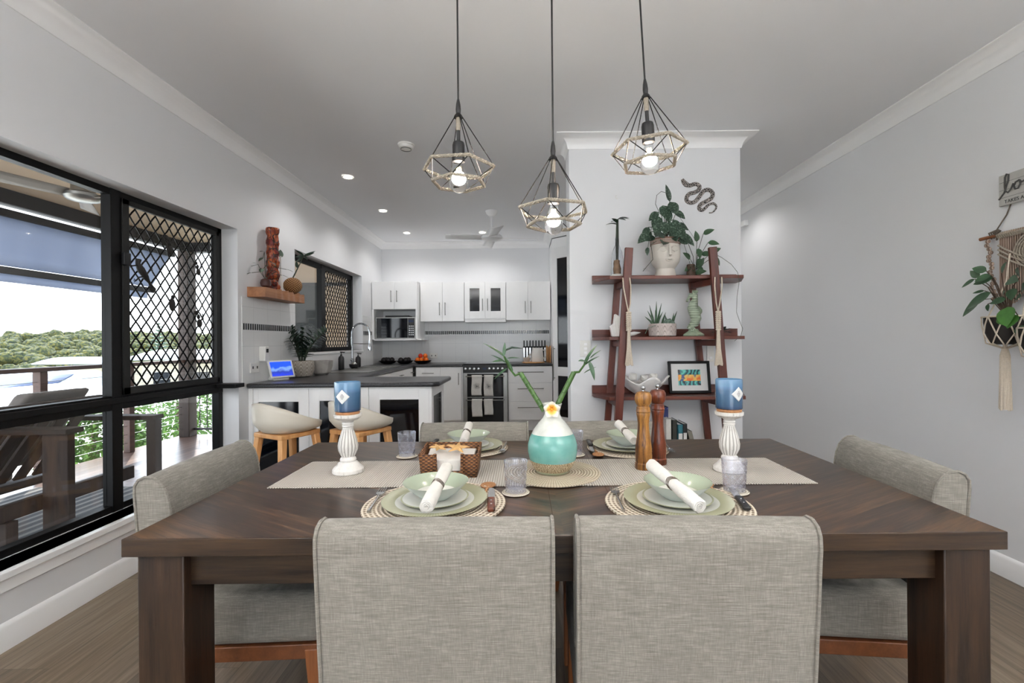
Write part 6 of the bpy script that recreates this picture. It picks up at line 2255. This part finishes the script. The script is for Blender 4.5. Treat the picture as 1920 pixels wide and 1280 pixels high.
def pocket(label, px, py, pw, ztop_py, drop_py):
    c = wp(px, py, .125)
    t = thing('hanging_pot', label, 'pot', (XW - .125, c.y, c.z), 0, 'dark pots in the macrame pockets')
    r = .075
    MB().lathe([(.036, -.086), (.054, -.076), (.069, -.03), (r, .02), (r, .045), (.068, .045), (.066, .02), (0, .02)], 28).build('pot', 'rust_black', t)
    MB().lathe([(0, .03), (.068, .028)], 20, cap=False).build('soil', 'soil', t)
    n = thing('macrame_net', 'knotted cord net around ' + label, 'macrame', (XW - .125, c.y, c.z))
    m = MB()
    R_ = r + .006
    for k in range(8):
        a = 2 * pi * k / 8
        for s_ in (-1, 1):
            m.tube([(R_ * cos(a), R_ * sin(a), .05), (R_ * cos(a + s_ * .2), R_ * sin(a + s_ * .2), .01), ((R_ - .003) * cos(a + s_ * pi / 8), (R_ - .003) * sin(a + s_ * pi / 8), -.035), (.066 * cos(a + s_ * .1), .066 * sin(a + s_ * .1), -.080), (0, 0, -.108)], .0032, 5)
    m.tube([(R_ * cos(a), R_ * sin(a), .048) for a in [i * pi / 10 for i in range(20)]], .0042, 6, closed=True)
    m.build('net', 'cotton_rope', n)
    for q in (-1, 1):
        MB().tube([(.0, q * R_, .048), (.06, q * .05, .22), (.07, q * .04, .36)], .0035, 6).build('hanging_cord', 'cotton_rope', n)
    m = MB()
    L = drop_py
    r_ = random.Random(px)
    for k in range(30):
        a = 2 * pi * k / 30
        m.tube([(.006 * cos(a), .006 * sin(a), -.095), (.016 * cos(a), .016 * sin(a), -.14), ((.017 + .006 * r_.random()) * cos(a), (.017 + .006 * r_.random()) * sin(a), -.105 - L + .01 * r_.random())], .0030, 5)
    m.build('fringe', 'cotton_rope', n)
    return c
p1 = pocket('the left hanging pot beside the long fringe', 1884, 612, 40, 0, .30)
p2 = pocket('the right hanging pot at the edge of view', 1956, 634, 40, 0, .34)
t = thing('hanging_plant', 'green arrowhead-leaved plant spilling from the hanging pots', 'plant', (XW - .125, p1.y, p1.z + .03))
m, mb2, st = MB(), MB(), MB()
def L_(px, py, dirx, dirz, L, w_, off=.14, bright=False, dd=0.0):
    p = wp(px, py, off) - Vector((XW - .125, p1.y, p1.z + .03))
    # on this wall, screen-right is towards -Y
    d = Vector((-.35 + dd, -dirx, dirz))
    (mb2 if bright else m).leaf(p, d, L, w_, (-1, 0, .5), droop=.1, nseg=7)
    st.tube([(0, -.02, 0), p * .55 + Vector((0, 0, .05)), p], .0022, 5)
L_(1828, 523, -1, -.6, .07, .028); L_(1836, 520, -.3, .5, .05, .035); L_(1850, 508, -.6, .3, .06, .04); L_(1858, 516, -.5, -.2, .065, .045)
L_(1862, 520, -.95, -.25, .085, .05); L_(1846, 545, -.9, -.1, .05, .018); L_(1858, 548, -.8, -.6, .13, .06); L_(1838, 562, -.8, -.85, .11, .05)
L_(1852, 570, .3, -.8, .04, .02); L_(1878, 512, .6, .8, .065, .03); L_(1890, 525, .7, -.1, .08, .055); L_(1912, 520, .2, .4, .06, .05)
L_(1900, 540, .1, -.9, .06, .05); L_(1890, 575, .2, -.8, .10, .08, .20, True); L_(1878, 590, .6, -.5, .08, .06, .20, True); L_(1908, 590, -.2, -.6, .07, .06, .20, True)
L_(1886, 560, -.6, -.2, .06, .04); L_(1905, 560, .5, .1, .06, .04); L_(1915, 545, .6, .4, .07, .05); L_(1880, 556, .4, .3, .05, .03); L_(1914, 610, .3, -.6, .06, .05)
m.build('leaves', 'leaf_mid', t)
mb2.build('new_leaves', 'leaf_bright', t)
st.build('stems', 'twig', t)
# sign
s0 = wp(1875, 332, .015)
sg = thing('wall_sign', 'grey wooden sign with script lettering on the right wall', 'sign')
sz1, sz0 = wp(1875, 331, .015).z, wp(1875, 388, .015).z
MB().box(XW - .022, XW - .008, s0.y - .34, s0.y, sz0, sz1).build('board', 'sign_board', sg, bevel=.002)
m = MB()
for k in (1, 2, 3):
    z = sz0 + (sz1 - sz0) * k / 4
    m.box(XW - .0226, XW - .0218, s0.y - .335, s0.y - .004, z - .0007, z + .0007)
m.build('groove', 'ink', sg)
H_ = sz1 - sz0
def sgp(u, v): return (XW - .026, s0.y - u, sz0 + v * H_)
script = [(.004, .22), (.03, .40), (.050, .75), (.052, .95), (.042, .99), (.034, .90), (.033, .60), (.036, .44), (.048, .38), (.062, .46), (.074, .62)]
o_ = [(.098, .66), (.084, .64), (.076, .52), (.082, .42), (.096, .42), (.106, .54), (.104, .66), (.098, .68), (.112, .58), (.128, .62)]
MB().tube([sgp(*q) for q in script], .0038, 6).tube([sgp(*q) for q in o_], .0038, 6).build('script_letters', 'ink', sg)
cu = bpy.data.curves.new('small_letters', 'FONT')
cu.body = 'TAKES A T'
cu.size = .024
cu.extrude = .0006
tmp = bpy.data.objects.new('small_letters', cu)
me = bpy.data.meshes.new_from_object(tmp)
bpy.data.objects.remove(tmp)
o = bpy.data.objects.new('small_letters', me)
COL.objects.link(o)
me.materials.clear()
me.materials.append(MATS['ink'])
o.parent = sg
o.matrix_local = Matrix.Translation((XW - .0232, s0.y - .028, sz0 + .055 * 1 * H_)) @ Matrix.Rotation(rad(-90), 4, 'Z') @ Matrix.Rotation(rad(90), 4, 'X')

# ornaments hooked on the diamond screen
def screen_orn(label, px, py, kind, s_):
    dx, dy = px - 980, 640 - py
    c, q = cos(rad(.5)), sin(rad(.5))
    tx_, ty_ = dx * c + dy * q, -dx * q + dy * c
    X = GX + .004
    d = X * 870 / tx_
    t = thing(kind + '_ornament', label, 'ornament', (X, d, CAM_H + ty_ * d / 870), 0, 'metal creatures hooked on the window screen')
    m, l = MB(), MB()
    if kind == 'beetle':
        m.ball((0, 0, 0), (.008, .026, .042), 14).ball((0, .006, .048), (.007, .015, .014), 10)
        for k in (-1, 1):
            for j in (-.02, .005, .03):
                l.tube([(0, k * .02, j), (0, k * .05, j + .02), (0, k * .065, j - .005)], .0016, 5)
    elif kind == 'gecko':
        m.tube([(0, .065, -.075), (0, .045, -.05), (0, .02, -.02), (0, -.015, .02), (0, -.035, .05), (0, -.03, .075)], [.012, .006, .016, .020, .012, .015], 10)
        m.ball((0, .07, -.085), (.006, .026, .018), 10)
        for (y, z, yy, zz) in ((.02, -.02, .06, .03), (.0, -.02, -.05, -.05), (-.02, .03, .02, .075), (-.02, .03, -.075, .03)):
            l.tube([(0, y, z), (0, (y + yy) / 2, (z + zz) / 2 + .008), (0, yy, zz)], .004, 6)
            for f_ in (-.7, 0, .7):
                l.tube([(0, yy, zz), (0, yy + .016 * cos(f_ + (0 if yy > 0 else pi)), zz + .016 * sin(f_))], .002, 5)
    else:
        m.ball((0, .0, -.035), (.008, .020, .024), 12).ball((0, -.008, 0), (.006, .012, .014), 10).ball((0, -.022, .022), (.006, .014, .012), 10)
        for k in (-1, 1):
            for j in (-.01, .0, .012):
                l.tube([(0, -.008, j), (0, -.008 + k * .03, j + .018), (0, -.008 + k * .042, j - .012)], .0018, 5)
    m.build('body', 'gecko', t)
    l.build('legs', 'gecko', t)
    t.scale = (s_, s_, s_)
screen_orn('metal insect hooked high on the diamond window screen', 318, 455, 'ant', 1.3)
screen_orn('large metal gecko hooked on the diamond window screen', 268, 512, 'gecko', 1.0)
screen_orn('metal beetle hooked in the middle of the diamond screen', 323, 571, 'beetle', 1.0)
screen_orn('small metal ant near the right edge of the diamond screen', 374, 594, 'ant', 1.25)
screen_orn('tiny metal creature below the beam on the diamond screen', 372, 500, 'ant', 1.0)
